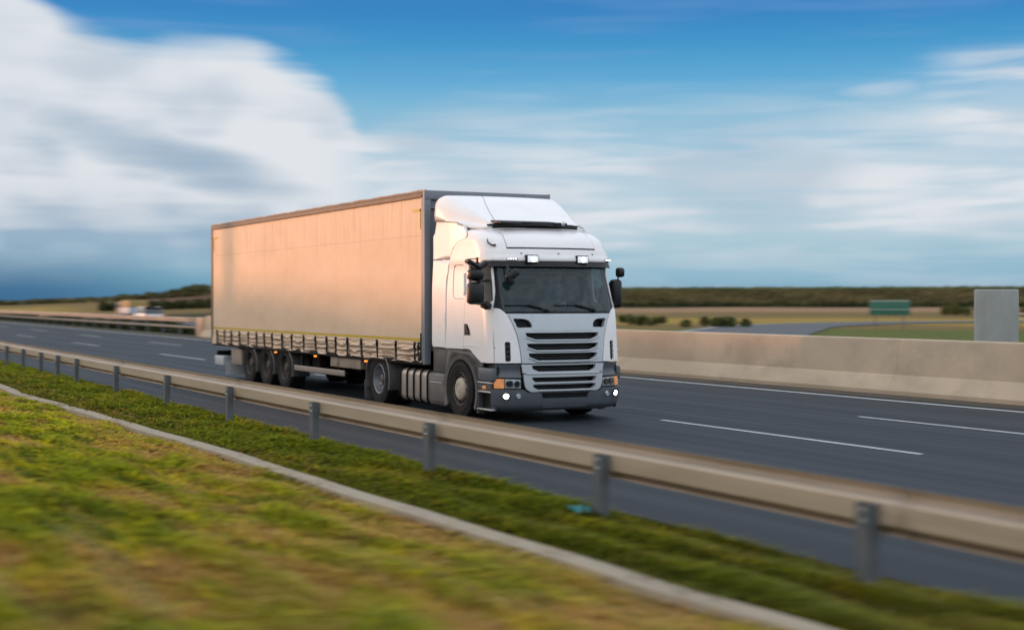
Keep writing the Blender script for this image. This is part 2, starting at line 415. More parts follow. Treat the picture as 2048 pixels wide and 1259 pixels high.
# ------------------------------------------------------------ wheels
def wheel(root,c,sgn,rad,wid,style,name='wheel'):
    """sgn -1: outer face looks to -y"""
    w=empty(name,c,root); cx,cy,cz=c
    h=wid/2
    tg=G(); n=72
    rr=rad
    prof=[(rad*.56,-h*.80),(rad*.60,-h*.93),(rad*.74,-h*1.02),(rad*.88,-h*.99),(rad*.955,-h*.9),(rad*.985,-h*.80)]
    g=rad*.965
    for a in (-.5,-.17,.17,.5):
        prof+=[(rad,(a-.07)*wid*.9+.0),(g,(a-.05)*wid*.9),(g,(a+.05)*wid*.9),(rad,(a+.07)*wid*.9)] if abs(a)<.4 else [(rad,(a)*wid*.75)]
    prof+=[(rad*.985,h*.80),(rad*.955,h*.9),(rad*.88,h*.99),(rad*.74,h*1.02),(rad*.60,h*.93),(rad*.56,h*.80)]
    prof=sorted(prof[:6],key=lambda p:p[0])+sorted(prof[6:-6],key=lambda p:p[1])+prof[-6:]
    tg.lathe(prof,c,n=n,sgn=sgn)
    # raised ring on the sidewall
    tg.lathe([(rad*.78,h*1.02),(rad*.785,h*1.045),(rad*.80,h*1.045),(rad*.805,h*1.015)],c,n=n,sgn=sgn)
    # shoulder lugs
    for k in range(54):
        a=2*PI*k/54
        for s_ in(-1,1):
            M=Matrix.Translation((cx,cy,cz))@Matrix.Rotation(-a,4,'Y')
            b=G().box(rad*.93,rad*.992,s_*h*.86-.016,s_*h*.86+.016,-.014,.014)
            tg.add([M@Vector(v) for v in b.v],b.f)
    obj('tyre',fixn(tg.out()),M_rub,w,angle=28)
    ro=rad*.575
    if style=='front':
        rg=G().lathe([(ro,-h*.8),(ro,h*.86),(ro*.97,h*.93),(ro*.93,h*.90),(ro*.90,h*.60),(ro*.62,h*.66),(ro*.58,h*.60),(ro*.3,h*.6)],c,n=56,sgn=sgn)
        for k in range(10):
            a=2*PI*k/10; rg.lathe([(0,h*.92),(.014,h*.9),(.017,h*.62)],(cx+ro*.78*math.cos(a),cy,cz+ro*.78*math.sin(a)),n=8,sgn=sgn)
        obj('rim',fixn(rg.out()),M_rimd,w,angle=30)
        hg=G().lathe([(0,h*1.18),(ro*.22,h*1.17),(ro*.25,h*1.12),(ro*.30,h*1.12),(ro*.33,h*1.17),(ro*.46,h*1.14),(ro*.52,h*1.06),(ro*.54,h*1.08),(ro*.62,h*1.0),(ro*.67,h*.86),(ro*.68,h*.58)],c,n=48,sgn=sgn)
        obj('hub_cap',fixn(hg.out()),M_hub,w,angle=25)
    elif style=='drive':
        rg=G().lathe([(ro,-h*.5),(ro,h*.86),(ro*.97,h*.92),(ro*.93,h*.88),(ro*.89,h*.3),(ro*.84,h*.0),(ro*.80,-h*.05),(ro*.55,-h*.05),(ro*.5,.0)],c,n=56,sgn=sgn)
        for k in range(10):
            a=2*PI*k/10+.1; rg.lathe([(0,.05),(.014,.048),(.017,-h*.06)],(cx+ro*.68*math.cos(a),cy,cz+ro*.68*math.sin(a)),n=8,sgn=sgn)
        obj('rim',fixn(rg.out()),M_rim,w,angle=30)
        obj('hub',fixn(G().lathe([(0,h*.55),(ro*.22,h*.54),(ro*.30,h*.45),(ro*.34,h*.1),(ro*.5,h*.06),(ro*.52,-.03)],c,n=36,sgn=sgn).out()),M_grey,w,angle=30)
    else:
        rg=G().lathe([(ro,-h*.8),(ro,h*.86),(ro*.97,h*.93),(ro*.93,h*.90),(ro*.90,h*.45),(ro*.80,h*.38),(ro*.6,h*.42),(ro*.55,h*.36),(ro*.3,h*.36)],c,n=48,sgn=sgn)
        for k in range(10):
            a=2*PI*k/10+.2; rg.lathe([(0,h*.55),(.014,h*.54),(.017,h*.36)],(cx+ro*.70*math.cos(a),cy,cz+ro*.70*math.sin(a)),n=8,sgn=sgn)
        obj('rim',fixn(rg.out()),M_rimd,w,angle=30)
        obj('hub',fixn(G().lathe([(0,h*.78),(ro*.26,h*.77),(ro*.32,h*.70),(ro*.36,h*.5),(ro*.42,h*.36)],c,n=36,sgn=sgn).out()),M_rimd,w,angle=30)
    return w

# ------------------------------------------------------------ tractor unit
TX=-2.6
trac=empty('truck_tractor',(TX,0,0)); tag(trac,'white flat-nosed lorry cab with lit roof and fog lamps, hitched in front of the trailer','lorry cab')
rc=trac
CAPE=[(.93,2.895),(.94,2.96),(.955,3.03),(.985,3.10),(1.03,3.165),(1.09,3.215),(1.16,3.255)]
panel('roof_cap',mirror_poly([(.93,2.895),(.94,2.96),(.955,3.03),(.985,3.10),(1.03,3.165),(1.09,3.215),(1.15,3.255)]),M_white,rc,off=.004,dz=.03)
bm=patch(mirror_poly([(1.0,3.05),(1.9,3.05),(1.9,3.24),(1.0,3.24)]),off=-.03,thick=0)
bm.free()
for s in(-1,1):
    sd_=[(2.355,1.19),(3.21,1.185),(3.17,1.5),(3.145,1.9),(3.13,2.31),(3.09,2.5),(3.01,2.66),(2.92,2.78),(2.80,2.88),(2.62,2.965),(2.37,3.02),(2.05,3.045),(1.76,3.07),(1.55,3.12),(1.40,3.19),(1.28,3.255),(1.17,3.255)]
    sd_+=[(q+.012,z) for q,z in reversed(CAPE)]+[(.942,2.725),(1.12,2.72),(2.0,2.715),(2.05,2.70),(2.18,2.04),(2.33,1.61)]
    win=rrect(2.13,2.82,2.04,2.62,.14)
    win=[(q-.05*(z-2.3),z) for q,z in win]
    panel('side_panel',sd_,M_white,rc,holes=[win],sgn=s,thick=.035)
    inner=[(2.475+(q-2.475)*.975,2.33+(z-2.33)*.97) for q,z in win]
    panel('side_recess',inner,M_white,rc,off=-.012,sgn=s,thick=.02)
    # door
    dr=[(1.115,2.70),(1.112,2.4),(1.125,2.15),(1.16,1.98),(1.195,1.88),(1.205,1.6),(1.215,1.3),(1.215,.985),(1.57,.985),(1.93,1.13),(2.02,1.175),(2.12,1.195),(2.34,1.195),(2.318,1.61),(2.165,2.04),(2.04,2.69),(1.98,2.703)]
    wn=[(1.165,2.02),(1.150,2.3),(1.148,2.60),(1.17,2.64),(1.85,2.645),(1.93,2.61),(2.02,2.08),(1.98,2.0),(1.9,1.975),(1.35,1.965),(1.2,1.98)]
    d=panel('door',dr,M_white,rc,holes=[wn],sgn=s,thick=.04)
    panel('door_glass',[(1.155,1.975),(1.14,2.3),(1.14,2.62),(1.17,2.655),(1.87,2.66),(1.95,2.62),(2.035,2.08),(1.99,1.99),(1.9,1.965),(1.35,1.955),(1.2,1.97)],G_sd,d,off=-.022,sgn=s,thick=0)
    # handle recess and grip
    panel('door_handle',[(2.01,1.425),(2.295,1.425),(2.285,1.615),(2.14,1.615),(2.05,1.52)],M_black,d,off=.004,sgn=s,thick=.006)
    g=G(); a=cab(s*2.10,1.47,.02);b=cab(s*2.17,1.58,.02); g.tube([a,b],.012)
    obj('grip',g.out(),M_grey,d)
    # crease lines along the door
    for z0 in(1.245,):
        ln=[(1.6,z0),(2.5,z0),(2.5,z0+.012),(1.6,z0+.012)]
        panel('trim_line',ln,M_white,rc,off=.006,sgn=s,thick=.008)
    # front corner panel
    cp=[(1.205,1.875),(1.15,1.885),(1.095,1.87),(1.055,1.83),(1.018,1.77),(.985,1.69),(.955,1.62),(.925,1.54),(.89,1.44),(.868,1.34),(.845,1.20),(.832,1.08),(.828,.985),(1.203,.985),(1.2,1.3)]
    vent=rrect(1.0,1.062,1.01,1.335,.024,3)
    panel('corner_panel',cp,M_white,rc,holes=[vent],off=.006,sgn=s,thick=.05)
    v=panel('side_vent',[(.985,.995),(1.08,.995),(1.08,1.35),(.985,1.35)],M_black,rc,off=-.02,sgn=s,thick=.01)
    for z0 in(1.09,1.17,1.25): obj('louvre',G().tube([cab(s*1.0,z0,.0),cab(s*1.065,z0,-.0)],.008,6).out(),M_grey,v)
    # dark band above the lamps, lamp, indicator
    panel('lamp_surround',[(.84,.965),(1.225,.965),(1.235,.80),(1.235,.755),(.82,.745),(.825,.86)],M_bump,rc,off=lambda q,z:-.012-.035*math.sin(PI*min(1,max(0,(z-.75)/.2))),sgn=s,thick=.04)
    panel('lamp_housing',[(.805,.55),(1.24,.55),(1.24,.74),(.805,.74)],M_black,rc,off=-.035,sgn=s,thick=.01)
    hl=panel('headlight',[(.83,.715),(1.073,.728),(1.075,.572),(.83,.565)],glass('headlight_glass',(.95,.97,1.),.95) if s==-1 else bpy.data.materials['headlight_glass'],rc,off=.0,sgn=s,thick=0)
    g=G()
    for q,z,r in((.895,.64,.055),(1.01,.645,.06)):
        c=cab(s*q,z,-.02); g.lathe([(.01,-.05),(r*.6,-.035),(r*.92,.0),(r,.016)],c,axis='x',n=28)
    o=obj('reflector',fixn(g.out()),M_refl,hl)
    panel('lamp_bezel',[(.832,.568),(1.072,.575),(1.072,.724),(.832,.712)],M_lens,hl,holes=[[(q+.052*math.cos(R(a)),z+.052*math.sin(R(a))) for a in range(0,360,20)] for q,z in((.895,.64),(1.01,.645))],off=-.022,sgn=s,thick=.01)
    panel('indicator',[(1.082,.728),(1.222,.725),(1.222,.57),(1.082,.572)],M_amber,rc,off=.0,sgn=s,thick=.03)
    for zz in (.61,.65,.69): panel('indicator_rib',[(1.085,zz),(1.218,zz),(1.218,zz+.008),(1.085,zz+.008)],M_amber,rc,off=.004,sgn=s,thick=.005)
    # windscreen pillar (black), sun visor end
    for q,z,r,m,nm in((1.06,.452,.047,M_lamp,'fog_lamp'),(.885,.455,.030,M_refl,'parking_lamp')):
        c=cab(s*q,z,.042); nrm=(cab(s*q,z,.05)-cab(s*q,z,0)).normalized(); M=Matrix.Translation(c)@nrm.to_track_quat('Z','Y').to_matrix().to_4x4()
        b=G().lathe([(r*1.35,-.012),(r*1.4,.006),(r*1.25,.014),(r*1.08,.008),(r*1.0,-.012)],(0,0,0),axis='z',n=28)
        o=obj(nm,fixn(([M@Vector(v) for v in b.v],b.f)),M_black if nm=='fog_lamp' else M_silver,rc)
        b=G().lathe([(0,.006),(r*.6,.004),(r*1.0,-.004)],(0,0,0),axis='z',n=28)
        obj('lens',([M@Vector(v) for v in b.v],[f for f in b.f]),M_lens,o)
        if nm=='fog_lamp':
            b=G().lathe([(0,.024),(r*.50,.020),(r*.86,.008)],(0,0,0),axis='z',n=24); obj('bulb',([M@Vector(v) for v in b.v],b.f),M_lamp,o)
    # led cluster in the header
    g=panel('marker_lamp_housing',[(.745,2.672),(.925,2.672),(.925,2.712),(.745,2.712)] if s<0 else [(1.035,2.672),(1.17,2.672),(1.17,2.712),(1.035,2.712)],M_black,rc,off=.068,sgn=s,thick=.02)
    for k in range(4):
        q=(.772+.042*k) if s<0 else (1.055+.032*k)
        c=cab(s*q,2.692,.076); obj('led',G().lathe([(0,.006),(.009,.004),(.0135,-.004)],c,axis='x',n=12).out(),M_led,g)
    # big lamps in the header
    q0=.49; c=cab(s*q0,2.70,.085)
    g=G(); g.box(c.x-.08,c.x+.02,c.y-.115,c.y+.115,c.z-.072,c.z+.060,.015)
    hd=obj('roof_lamp',g.out(),M_black,rc)
    g=G(); g.box(c.x+.018,c.x+.028,c.y-.098,c.y+.098,c.z-.062,c.z+.044,.008)
    obj('lens',g.out(),M_glow,hd)
    g=G(); g.lathe([(0,.036),(.026,.034),(.044,.026)],(c.x,c.y+.01,c.z-.012),axis='x',n=24); obj('bulb',g.out(),M_lamp,hd)
# header and visor
panel('header_panel',mirror_poly([(.925,2.665),(1.31,2.672),(1.33,2.74),(1.29,2.83),(.925,2.862)]),M_white,rc,off=lambda q,z:.012+.05*math.exp(-((z-2.69)/.075)**2)*(1-.8*max(0,min(1,(abs(q)-1.05)/.22))),thick=.08,dz=.02)
panel('roof_seam',mirror_poly([(.97,2.855),(.97,2.90)]),M_black,rc,off=-.012,thick=.01)
panel('sun_visor',mirror_poly([(1.07,2.565),(1.16,2.565),(1.22,2.585),(1.26,2.63),(1.26,2.672),(1.0,2.672)]),mat('visor_smoke',(.010,.009,.010),.3,spec=.3),rc,off=lambda q,z:(.052+.04*(2.67-z)/.1)*(1-.7*max(0,min(1,(abs(q)-1.1)/.16))),thick=.012,dz=.02)
for q in(-.68,0.04,.80): obj('rivet',G().lathe([(0,.01),(.009,.008),(.012,-.01)],cab(q,2.79,.03),axis='x',n=10).out(),M_black,rc)
# windscreen with black border
inner=mirror_poly([(1.03,1.90),(1.005,1.865)])+[]
panel('windscreen_border',mirror_poly([(1.09,2.62),(1.095,2.3),(1.12,2.0),(1.145,1.9),(1.09,1.875),(1.035,1.80),(1.0,1.775)]),M_black,rc,
      holes=[mirror_poly([(1.0,2.555),(1.025,2.53),(1.04,2.2),(1.045,1.95),(1.03,1.90),(.99,1.875)])],off=-.006,thick=.03)
ws=panel('windscreen',mirror_poly([(1.06,2.60),(1.07,2.2),(1.07,1.9),(1.05,1.83)]),G_ws,rc,off=-.003,thick=0)
# wipers
for y0,ye in((-.30,-.98),(.62,-.16)):
    g=G(); P=[cab(qf(y0-.0,1.82),1.835,.035),cab(qf(y0-.12,1.86),1.875,.04),cab(qf((y0+ye)/2,1.9),1.93,.035),cab(qf(ye+.12,1.9),1.94,.03)]
    g.tube([P[0],P[1],P[2]],.011,6)
    g.tube([cab(qf(y0-.06,1.86),1.86,.02),cab(qf((y0+ye)/2,1.9),1.922,.02),cab(qf(ye,1.9),1.925,.02)],.008,6)
    g.lathe([(0,.05),(.03,.04),(.035,0)],P[0]-Vector((.03,0,0)),axis='x',n=12)
    obj('wiper',g.out(),M_black,rc)
# grille panel
def O(t,w0,a,b,r0,z2): return mirror_poly([(w0,t),(w0-.012,t-.055),(r0,z2)])
o1=mirror_poly([(.735,1.478),(.715,1.42),(.565,1.365)]); o2=mirror_poly([(.715,1.302),(.695,1.245),(.555,1.192)]); o3=mirror_poly([(.69,1.142),(.672,1.085),(.53,1.022)])
vh=smooth_poly([(.925,1.708),(.80,1.712),(.70,1.697),(.635,1.655),(.614,1.572),(.74,1.567),(.865,1.567),(.90,1.64)],3)
gp=panel('grille_panel',mirror_poly([(1.045,1.792),(1.005,1.76),(.972,1.69),(.942,1.62),(.912,1.54),(.877,1.44),(.855,1.34),(.832,1.20),(.819,1.08),(.812,.98)]),M_silver,rc,
      holes=[o1,o2,o3,vh,[(-q,z) for q,z in vh]],off=.004,thick=.06,dq=.09)
panel('grille_backing',mirror_poly([(.98,1.76),(.87,1.45),(.80,1.0),(.77,.52)]),M_black,rc,off=-.11,thick=0)
g=G()
for z0 in (1.42,1.25,1.085,.9,.70,.585):
    for dz in (-.022,.018):
        P=[cab(-.75+.1*k,z0+dz,-.085) for k in range(16)]; g.tube(P,.008,6)
obj('grille_mesh',g.out(),M_mirror,gp)
# projecting lips under the openings
g=G()
for (w,z0,wc,zb) in ((.735,1.478,.56,1.352),(.715,1.302,.55,1.179),(.69,1.142,.525,1.008)):
    P=[cab(q,zb,.014) for q in [(-wc+.08*k) for k in range(int(2*wc/.08)+1)]]
    P=[cab(-w+.01,z0-.075,.008)]+P+[cab(w-.01,z0-.075,.008)]; g.tube(P,.0155,8)
obj('grille_bar',g.out(),M_silver,gp,angle=60)
g=G()
pl=panel('badge_panel',mirror_poly([(.60,1.765),(.61,1.60),(.60,1.515)]),M_silver,gp,off=.010,thick=.01)
o4=mirror_poly([(.64,.945),(.625,.885),(.52,.842)])
panel('grille_band',mirror_poly([(.825,.962),(.81,.90),(.798,.818)]),M_silver,rc,holes=[o4],off=.014,thick=.05)
o5=mirror_poly([(.645,.748),(.625,.70),(.575,.668)]); o6=mirror_poly([(.63,.628),(.615,.585),(.535,.545)])
panel('lower_grille',mirror_poly([(.787,.803),(.78,.70),(.765,.61),(.735,.55),(.66,.51)]),M_silver,rc,holes=[o5,o6],off=.022,thick=.06)
g=G()
for (w,z0,wc,zb) in ((.63,.745,.57,.652),(.61,.625,.52,.528),(.80,.96,.74,.806)):
    P=[cab(q,zb,.03) for q in [(-wc+.08*k) for k in range(int(2*wc/.08)+1)]]; g.tube(P,.013,8)
obj('lower_grille_bar',g.out(),M_silver,rc,angle=60)
# bumper
bl=[(1.25,.548),(.80,.548),(.78,.545),(.70,.50),(.48,.498)]
def boff(q,z): return .03-.05*max(0,(.30-z)/.15)**1.5
panel('bumper',mirror_poly([(.48,.497),(.70,.497),(.79,.548),(1.255,.555),(1.262,.40),(1.255,.23),(1.15,.205),(.60,.175),(.50,.19),(.20,.20)]),M_bump,rc,holes=[mirror_poly([(.475,.492),(.45,.40)])],off=boff,thick=.1,dz=.04)
g=G()
panel('intake_grille',mirror_poly([(.50,.50),(.48,.39)]),M_black,rc,off=-.01,thick=.01)
panel('plate_recess',mirror_poly([(.47,.385),(.45,.26)]),M_bump,rc,off=.036,thick=.01)
# wheels and chassis
for s in(-1,1):
    wheel(rc,(-1.44,s*1.09,.50),s,.50,.31,'front')
    wheel(rc,(-5.08,s*1.10,.50),s,.50,.28,'drive'); wheel(rc,(-5.08,s*.76,.50),s,.50,.28,'drive',name='inner_wheel')
    # front wheel arch
    prof=[]
    g=G(); n=22
    a0,a1=R(-28),R(208)
    outer=[]; 
    for k in range(n+1):
        a=a0+(a1-a0)*k/n
        outer.append((-1.42+.67*math.cos(a),.47+.62*math.sin(a)))
    innr=[(-1.42+.575*math.cos(a0+(a1-a0)*k/n),.47+.54*math.sin(a0+(a1-a0)*k/n)) for k in range(n+1)]
    v=[];f=[]
    ys=[(innr,.80),(innr,1.235),(outer,1.255),(outer,1.0)]
    for P,yy in ys: v+=[(a,s*yy,b) for a,b in P]
    m_=n+1
    for r_ in range(3):
        for k in range(n): f.append((r_*m_+k,r_*m_+k+1,(r_+1)*m_+k+1,(r_+1)*m_+k))
    obj('wheel_arch',fixn((v,f)),M_lgrey,rc,solid=.0)
    # body filler between cab and arch
    tr=[(-1.42+.66*math.cos(R(a)),.47+.61*math.sin(R(a))) for a in range(0,181,15)]
    poly=[(-.74,.50),(-.74,.985),(-.90,1.02),(-1.0,1.15),(-1.95,1.18),(-1.95,.74),(-2.05,.6)]
    # side panel above the arch, one concave outline
    out=[(-.62,.97),(-.93,1.13),(-1.05,1.178),(-1.98,1.178),(-2.07,.72)]+list(reversed(tr))+[(-.76,.60),(-.70,.70)]
    loops=[[Vector((a,b,0)) for a,b in out]]; tris=tessellate_polygon(loops)
    v=[(a,s*1.215,b) for a,b in out]; obj('sill_panel',fixn((v,[tuple(t) for t in tris])),M_lgrey,rc,solid=.05)
    g=G().box(-2.62,-2.0,s*.75,s*1.20,.74,1.17,.02); obj('air_filter_cover',g.out(),M_grey,rc)
    # step box between wheel and bumper
    g=G().box(-.80,-.22,s*1.10,s*1.14,.20,.96,.01); g.box(-.78,-.25,s*.6,s*1.1,.9,.96)
    sb=obj('step_well',g.out(),M_black,rc)
    g=G().box(-.78,-.22,s*1.14,s*1.235,.68,.90,.03); obj('step_cover',g.out(),M_bump,rc,angle=30)
    for z0 in(.655,.505,.215):
        g=G().box(-.79,-.28,s*1.06,s*(1.245 if s<0 else 1.16),z0-.018,z0+.012,.006); obj('step',g.out(),M_chrome,sb)
    g=G().box(-.78,-.30,s*1.15,s*1.225,.51,.63,.01); obj('step_side',g.out(),M_grey,sb)
    g=G().box(-.585,-.47,s*1.222,s*1.240,.545,.60,.008); obj('side_marker',g.out(),M_amber,rc)
    g=G().box(-.80,-.74,s*1.10,s*1.24,.12,.64,.02); obj('mud_lip',g.out(),M_grey,rc)
    # drive wheel mudguards: shallow arcs with flaps
    for a_0,a_1 in((-22,52),(128,202)):
        v=[];f=[]; n=8
        A=[R(a_0+(a_1-a_0)*k/n) for k in range(n+1)]
        for rr,yy in((.60,.60),(.60,1.26),(.565,1.27),(.565,.60)): v+=[(-5.08+rr*math.cos(a)*1.02,s*yy,.52+rr*math.sin(a)*.93) for a in A]
        for r_ in range(3):
            for k in range(n): f.append((r_*(n+1)+k,r_*(n+1)+k+1,(r_+1)*(n+1)+k+1,(r_+1)*(n+1)+k))
        mg=obj('mudguard',fixn((v,f)),M_lgrey,rc)
    for x in (-5.74,):
        g=G().box(x,x+.02,s*.62,s*1.26,.08,.45,.005); obj('mudflap',g.out(),M_lgrey,mg)
# tank side (near) and battery side (far)
def tank(s,x0,x1):
    g=G(); n=8
    sec=rrect(-.30,.30,.16,.76,.11,5)
    k_=[x0,x0+.02]; 
    v=[];f=[];N=len(sec); xs=[]
    L=x1-x0; ribs=4
    for i in range(ribs):
        a=x0+L*i/ribs; b=x0+L*(i+1)/ribs
        xs+=[(a+.004,.93),(a+.02,.975),(a+.045,1.0),(b-.045,1.0),(b-.02,.975),(b-.004,.93)]
    for x,k in xs:
        v+=[(x,s*(.91+a*k),.46+(b-.46)*k) for a,b in sec]
    for i in range(len(xs)-1):
        for j in range(N): f.append((i*N+j,i*N+(j+1)%N,(i+1)*N+(j+1)%N,(i+1)*N+j))
    f+=[tuple(range(N)),tuple((len(xs)-1)*N+j for j in range(N))]
    t=obj('fuel_tank',fixn((v,f)),M_alu,rc,angle=50)
    for i in range(0,ribs+1):
        x=x0+L*i/ribs; g=G(); st=[(x,s*(.91+a*1.02),.46+(b-.46)*1.02) for a,b in sec]; st.append(st[0]); g.tube(st,.018,6,cap=False); obj('tank_strap',g.out(),M_black,t)
    return t
tank(-1,-4.06,-2.84)
g=G().box(-4.0,-2.9,.62,1.2,.2,.75,.05); obj('battery_box',g.out(),M_grey,rc)
g=G().box(-2.76,-1.98,-1.225,-.60,.155,.74,.06); g.box(-2.70,-2.04,-1.245,-1.2,.22,.66,.02); bx=obj('tool_box',g.out(),M_lgrey,rc,angle=40)
g=G().tube([(-2.66,-1.25,.565),(-2.14,-1.25,.565)],.008,6); obj('latch',g.out(),M_chrome,bx)
g=G()
for s in(-1,1): g.box(-6.2,-.35,s*.36,s*.44,.62,.90,.01)
for x in(-.5,-1.44,-2.4,-3.4,-4.3,-5.0,-5.9): g.box(x-.06,x+.06,-.36,.36,.66,.86)
for x in(-1.44,-5.08): g.tube([(x,-1.0,.50),(x,1.0,.5)],.075,12)
g.lathe([(0,-.22),(.16,-.2),(.24,0),(.16,.2),(0,.22)],(-5.08,0,.5),n=24); g.box(-1.9,-.4,-.4,.4,.35,.7,.05); g.box(-2.6,-.9,-.55,.55,.7,1.15,.05)
g.tube([(-4.8,0,.6),(-2.4,0,.75)],.06,10)
obj('chassis',g.out(),M_dark,rc)
g=G(); g.lathe([(0,0),(.5,.0),(.5,.05),(0,.05)],(-4.75,0,1.02),axis='z',n=32); g.box(-5.2,-4.3,-.45,.45,.88,1.02,.02)
obj('fifth_wheel',fixn(g.out()),M_dark,rc)
g=G().box(-2.5,-.28,-.9,.9,.24,.62,.05); obj('engine_shield',g.out(),M_dark,rc)
# cab back wall, floor and inside
g=G().box(-2.18,-2.14,-1.21,1.21,1.17,2.95,.01); g.box(-2.15,-.25,-1.19,1.19,1.17,1.21); g.box(-2.15,-.95,-1.12,1.12,2.86,2.9)
obj('cab_shell',g.out(),M_white,rc)
g=G().box(-2.13,-2.10,-1.19,1.19,1.22,2.9); g.box(-2.13,-.25,-1.18,1.18,1.215,1.24)
g.box(-2.1,-1.55,-1.16,1.16,1.24,1.85,.03)
g.box(-.62,-.27,-1.12,1.12,1.25,1.80,.05); g.box(-.85,-.45,-.35,.25,1.25,1.72,.05); g.box(-.50,-.30,-1.1,1.1,1.78,1.84,.03); g.box(-1.0,-.62,-1.08,1.08,2.62,2.86,.03)
for s in(-1,1): g.box(-2.1,-.62,s*1.13,s*1.17,1.25,1.92,.02); g.box(-2.1,-1.24,s*1.13,s*1.17,1.9,2.7,.02)
obj('interior',g.out(),M_int,rc,angle=40)
for s,lab in((-1,None),(1,None)):
    y=s*.62
    g=G().box(-1.52,-1.0,y-.26,y+.26,1.62,1.76,.05); g.obox((-1.54,y,2.04),(.14,.50,.66),(0,R(-8),0),.05); g.obox((-1.60,y,2.42),(.10,.28,.20),(0,R(-8),0),.04); g.box(-1.45,-1.1,y-.2,y+.2,1.24,1.62,.03)
    obj('seat',g.out(),M_seat,rc,angle=40)
g=G(); cw=Vector((-.86,.62,1.93)); M=Matrix.Translation(cw)@Matrix.Rotation(R(-55),4,'Y')
ring=[M@Vector((.23*math.cos(2*PI*k/32),.23*math.sin(2*PI*k/32),0)) for k in range(33)]; g.tube(ring,.016,8,cap=False)
for a in(0,PI*.75,PI*1.25): g.tube([M@Vector((0,0,0)),M@Vector((.22*math.cos(a),.22*math.sin(a),0))],.014,6)
g.tube([cw,cw+Vector((.28,0,-.38))],.03,8); obj('steering_wheel',g.out(),M_black,rc,angle=50)

# ------------------------------------------------------------ side fairings and roof deflector
for s in(-1,1):
    low=[(-2.005,1.19),(-2.005,1.6),(-1.985,2.31),(-1.915,2.60),(-1.86,2.72),(-2.56,2.72),(-2.56,1.24),(-2.53,1.19)]
    upp=[(-1.85,2.735),(-1.80,2.84),(-1.70,2.945),(-1.56,3.03),(-1.40,3.055),(-1.30,3.08),(-1.29,3.15),(-1.36,3.25),(-1.6,3.345),(-1.8,3.38),(-2.42,3.44),(-2.46,3.3),(-2.50,3.2),(-2.57,3.15),(-2.57,2.735)]
    def fy(q,z,s=s):
        return 0
    for P,nm in((low,'side_fairing'),(upp,'upper_fairing')):
        loops=[[Vector((a,b,0)) for a,b in P]]; tris=tessellate_polygon(loops)
        bm=bmesh.new(); vs=[bm.verts.new((a,b,0)) for a,b in P]
        for t in tris: bm.faces.new([vs[i] for i in t])
        for k in range(40):
            x=-2.6+.05*k; bmesh.ops.bisect_plane(bm,geom=bm.verts[:]+bm.edges[:]+bm.faces[:],dist=1e-5,plane_co=(x,0,0),plane_no=(1,0,0))
        for k in range(30):
            z=1.2+.08*k; bmesh.ops.bisect_plane(bm,geom=bm.verts[:]+bm.edges[:]+bm.faces[:],dist=1e-5,plane_co=(0,z,0),plane_no=(0,1,0))
        for v in bm.verts:
            x,z=v.co.x,v.co.y
            y=1.25-.03*max(0,min(1,(z-2.2)/.6)) -.085*max(0,min(1,(x+1.9)/1.0))**1.3*max(0,min(1,(z-2.7)/.5))
            v.co=Vector((x,s*y,z))
        bmesh.ops.recalc_face_normals(bm,faces=bm.faces[:])
        if bm.faces[0].normal.y*s<0: bmesh.ops.reverse_faces(bm,faces=bm.faces[:])
        obj(nm,bm,M_white,rc,solid=.045)
    g=G().box(-2.555,-2.545,s*1.10,s*1.20,1.22,2.70,.0); 
# deflector: lofted hood
secs=[(-2.44,3.40,3.855,1.245,.20),(-2.36,3.40,3.868,1.25,.22),(-2.2,3.39,3.85,1.235,.28),(-2.0,3.37,3.78,1.20,.30),(-1.75,3.345,3.665,1.13,.26),(-1.5,3.32,3.55,1.04,.18),(-1.3,3.30,3.455,.96,.12),(-1.12,3.285,3.375,.89,.07),(-.98,3.275,3.315,.83,.03)]
v=[];f=[];N=0
for x,zb,zt,w,r in secs:
    half=[(w*1.005,zb),(w*1.015,zb+(zt-zb-r)*.3),(w,zb+(zt-zb-r)*.8)]
    r=min(r,(zt-zb)*.8)
    fl=max(0,min(.16,(1.20-w)*.85)); half=[(w+fl,zb-.25*fl),(w*1.01+fl*.35,zb+(zt-r-zb)*.45)]
    for k in range(7):
        a=R(90*k/6); half.append((w-r+r*math.cos(a),zt-r+r*math.sin(a)))
    for k in range(1,6): 
        yy=(w-r)*(1-k/6); half.append((yy,zt+.012*(1-(yy/(w-r))**2)))
    row=[(x,-a,b) for a,b in half]+[(x,0,zt+.012)]+[(x,a,b) for a,b in reversed(half)]
    N=len(row); v+=row
for i in range(len(secs)-1):
    for j in range(N-1): f.append((i*N+j,i*N+j+1,(i+1)*N+j+1,(i+1)*N+j))
# nose closing
f.append(tuple((len(secs)-1)*N+j for j in range(N)))
bmd=fixn((v,f)); 
obj('roof_deflector',bmd,M_white,rc,solid=.03,angle=50)
P=[(-2.43,-.36,3.867),(-2.36,-.38,3.880),(-2.2,-.43,3.861),(-2.0,-.50,3.790),(-1.75,-.58,3.674),(-1.5,-.65,3.557),(-1.3,-.70,3.461),(-1.12,-.73,3.380),(-1.0,-.74,3.325)]
obj('deflector_seam',G().tube(P,.0035,5).out(),M_grey,rc)
g=G(); g.box(-2.40,-1.6,-.95,.95,3.22,3.38,.02); obj('deflector_base',g.out(),M_white,rc)
g=G()
for s in(-1,1): g.tube([(-1.42,s*1.195,3.29),(-1.6,s*1.215,3.345),(-2.42,s*1.255,3.42)],.007,6)
obj('deflector_seal',g.out(),M_grey,rc)
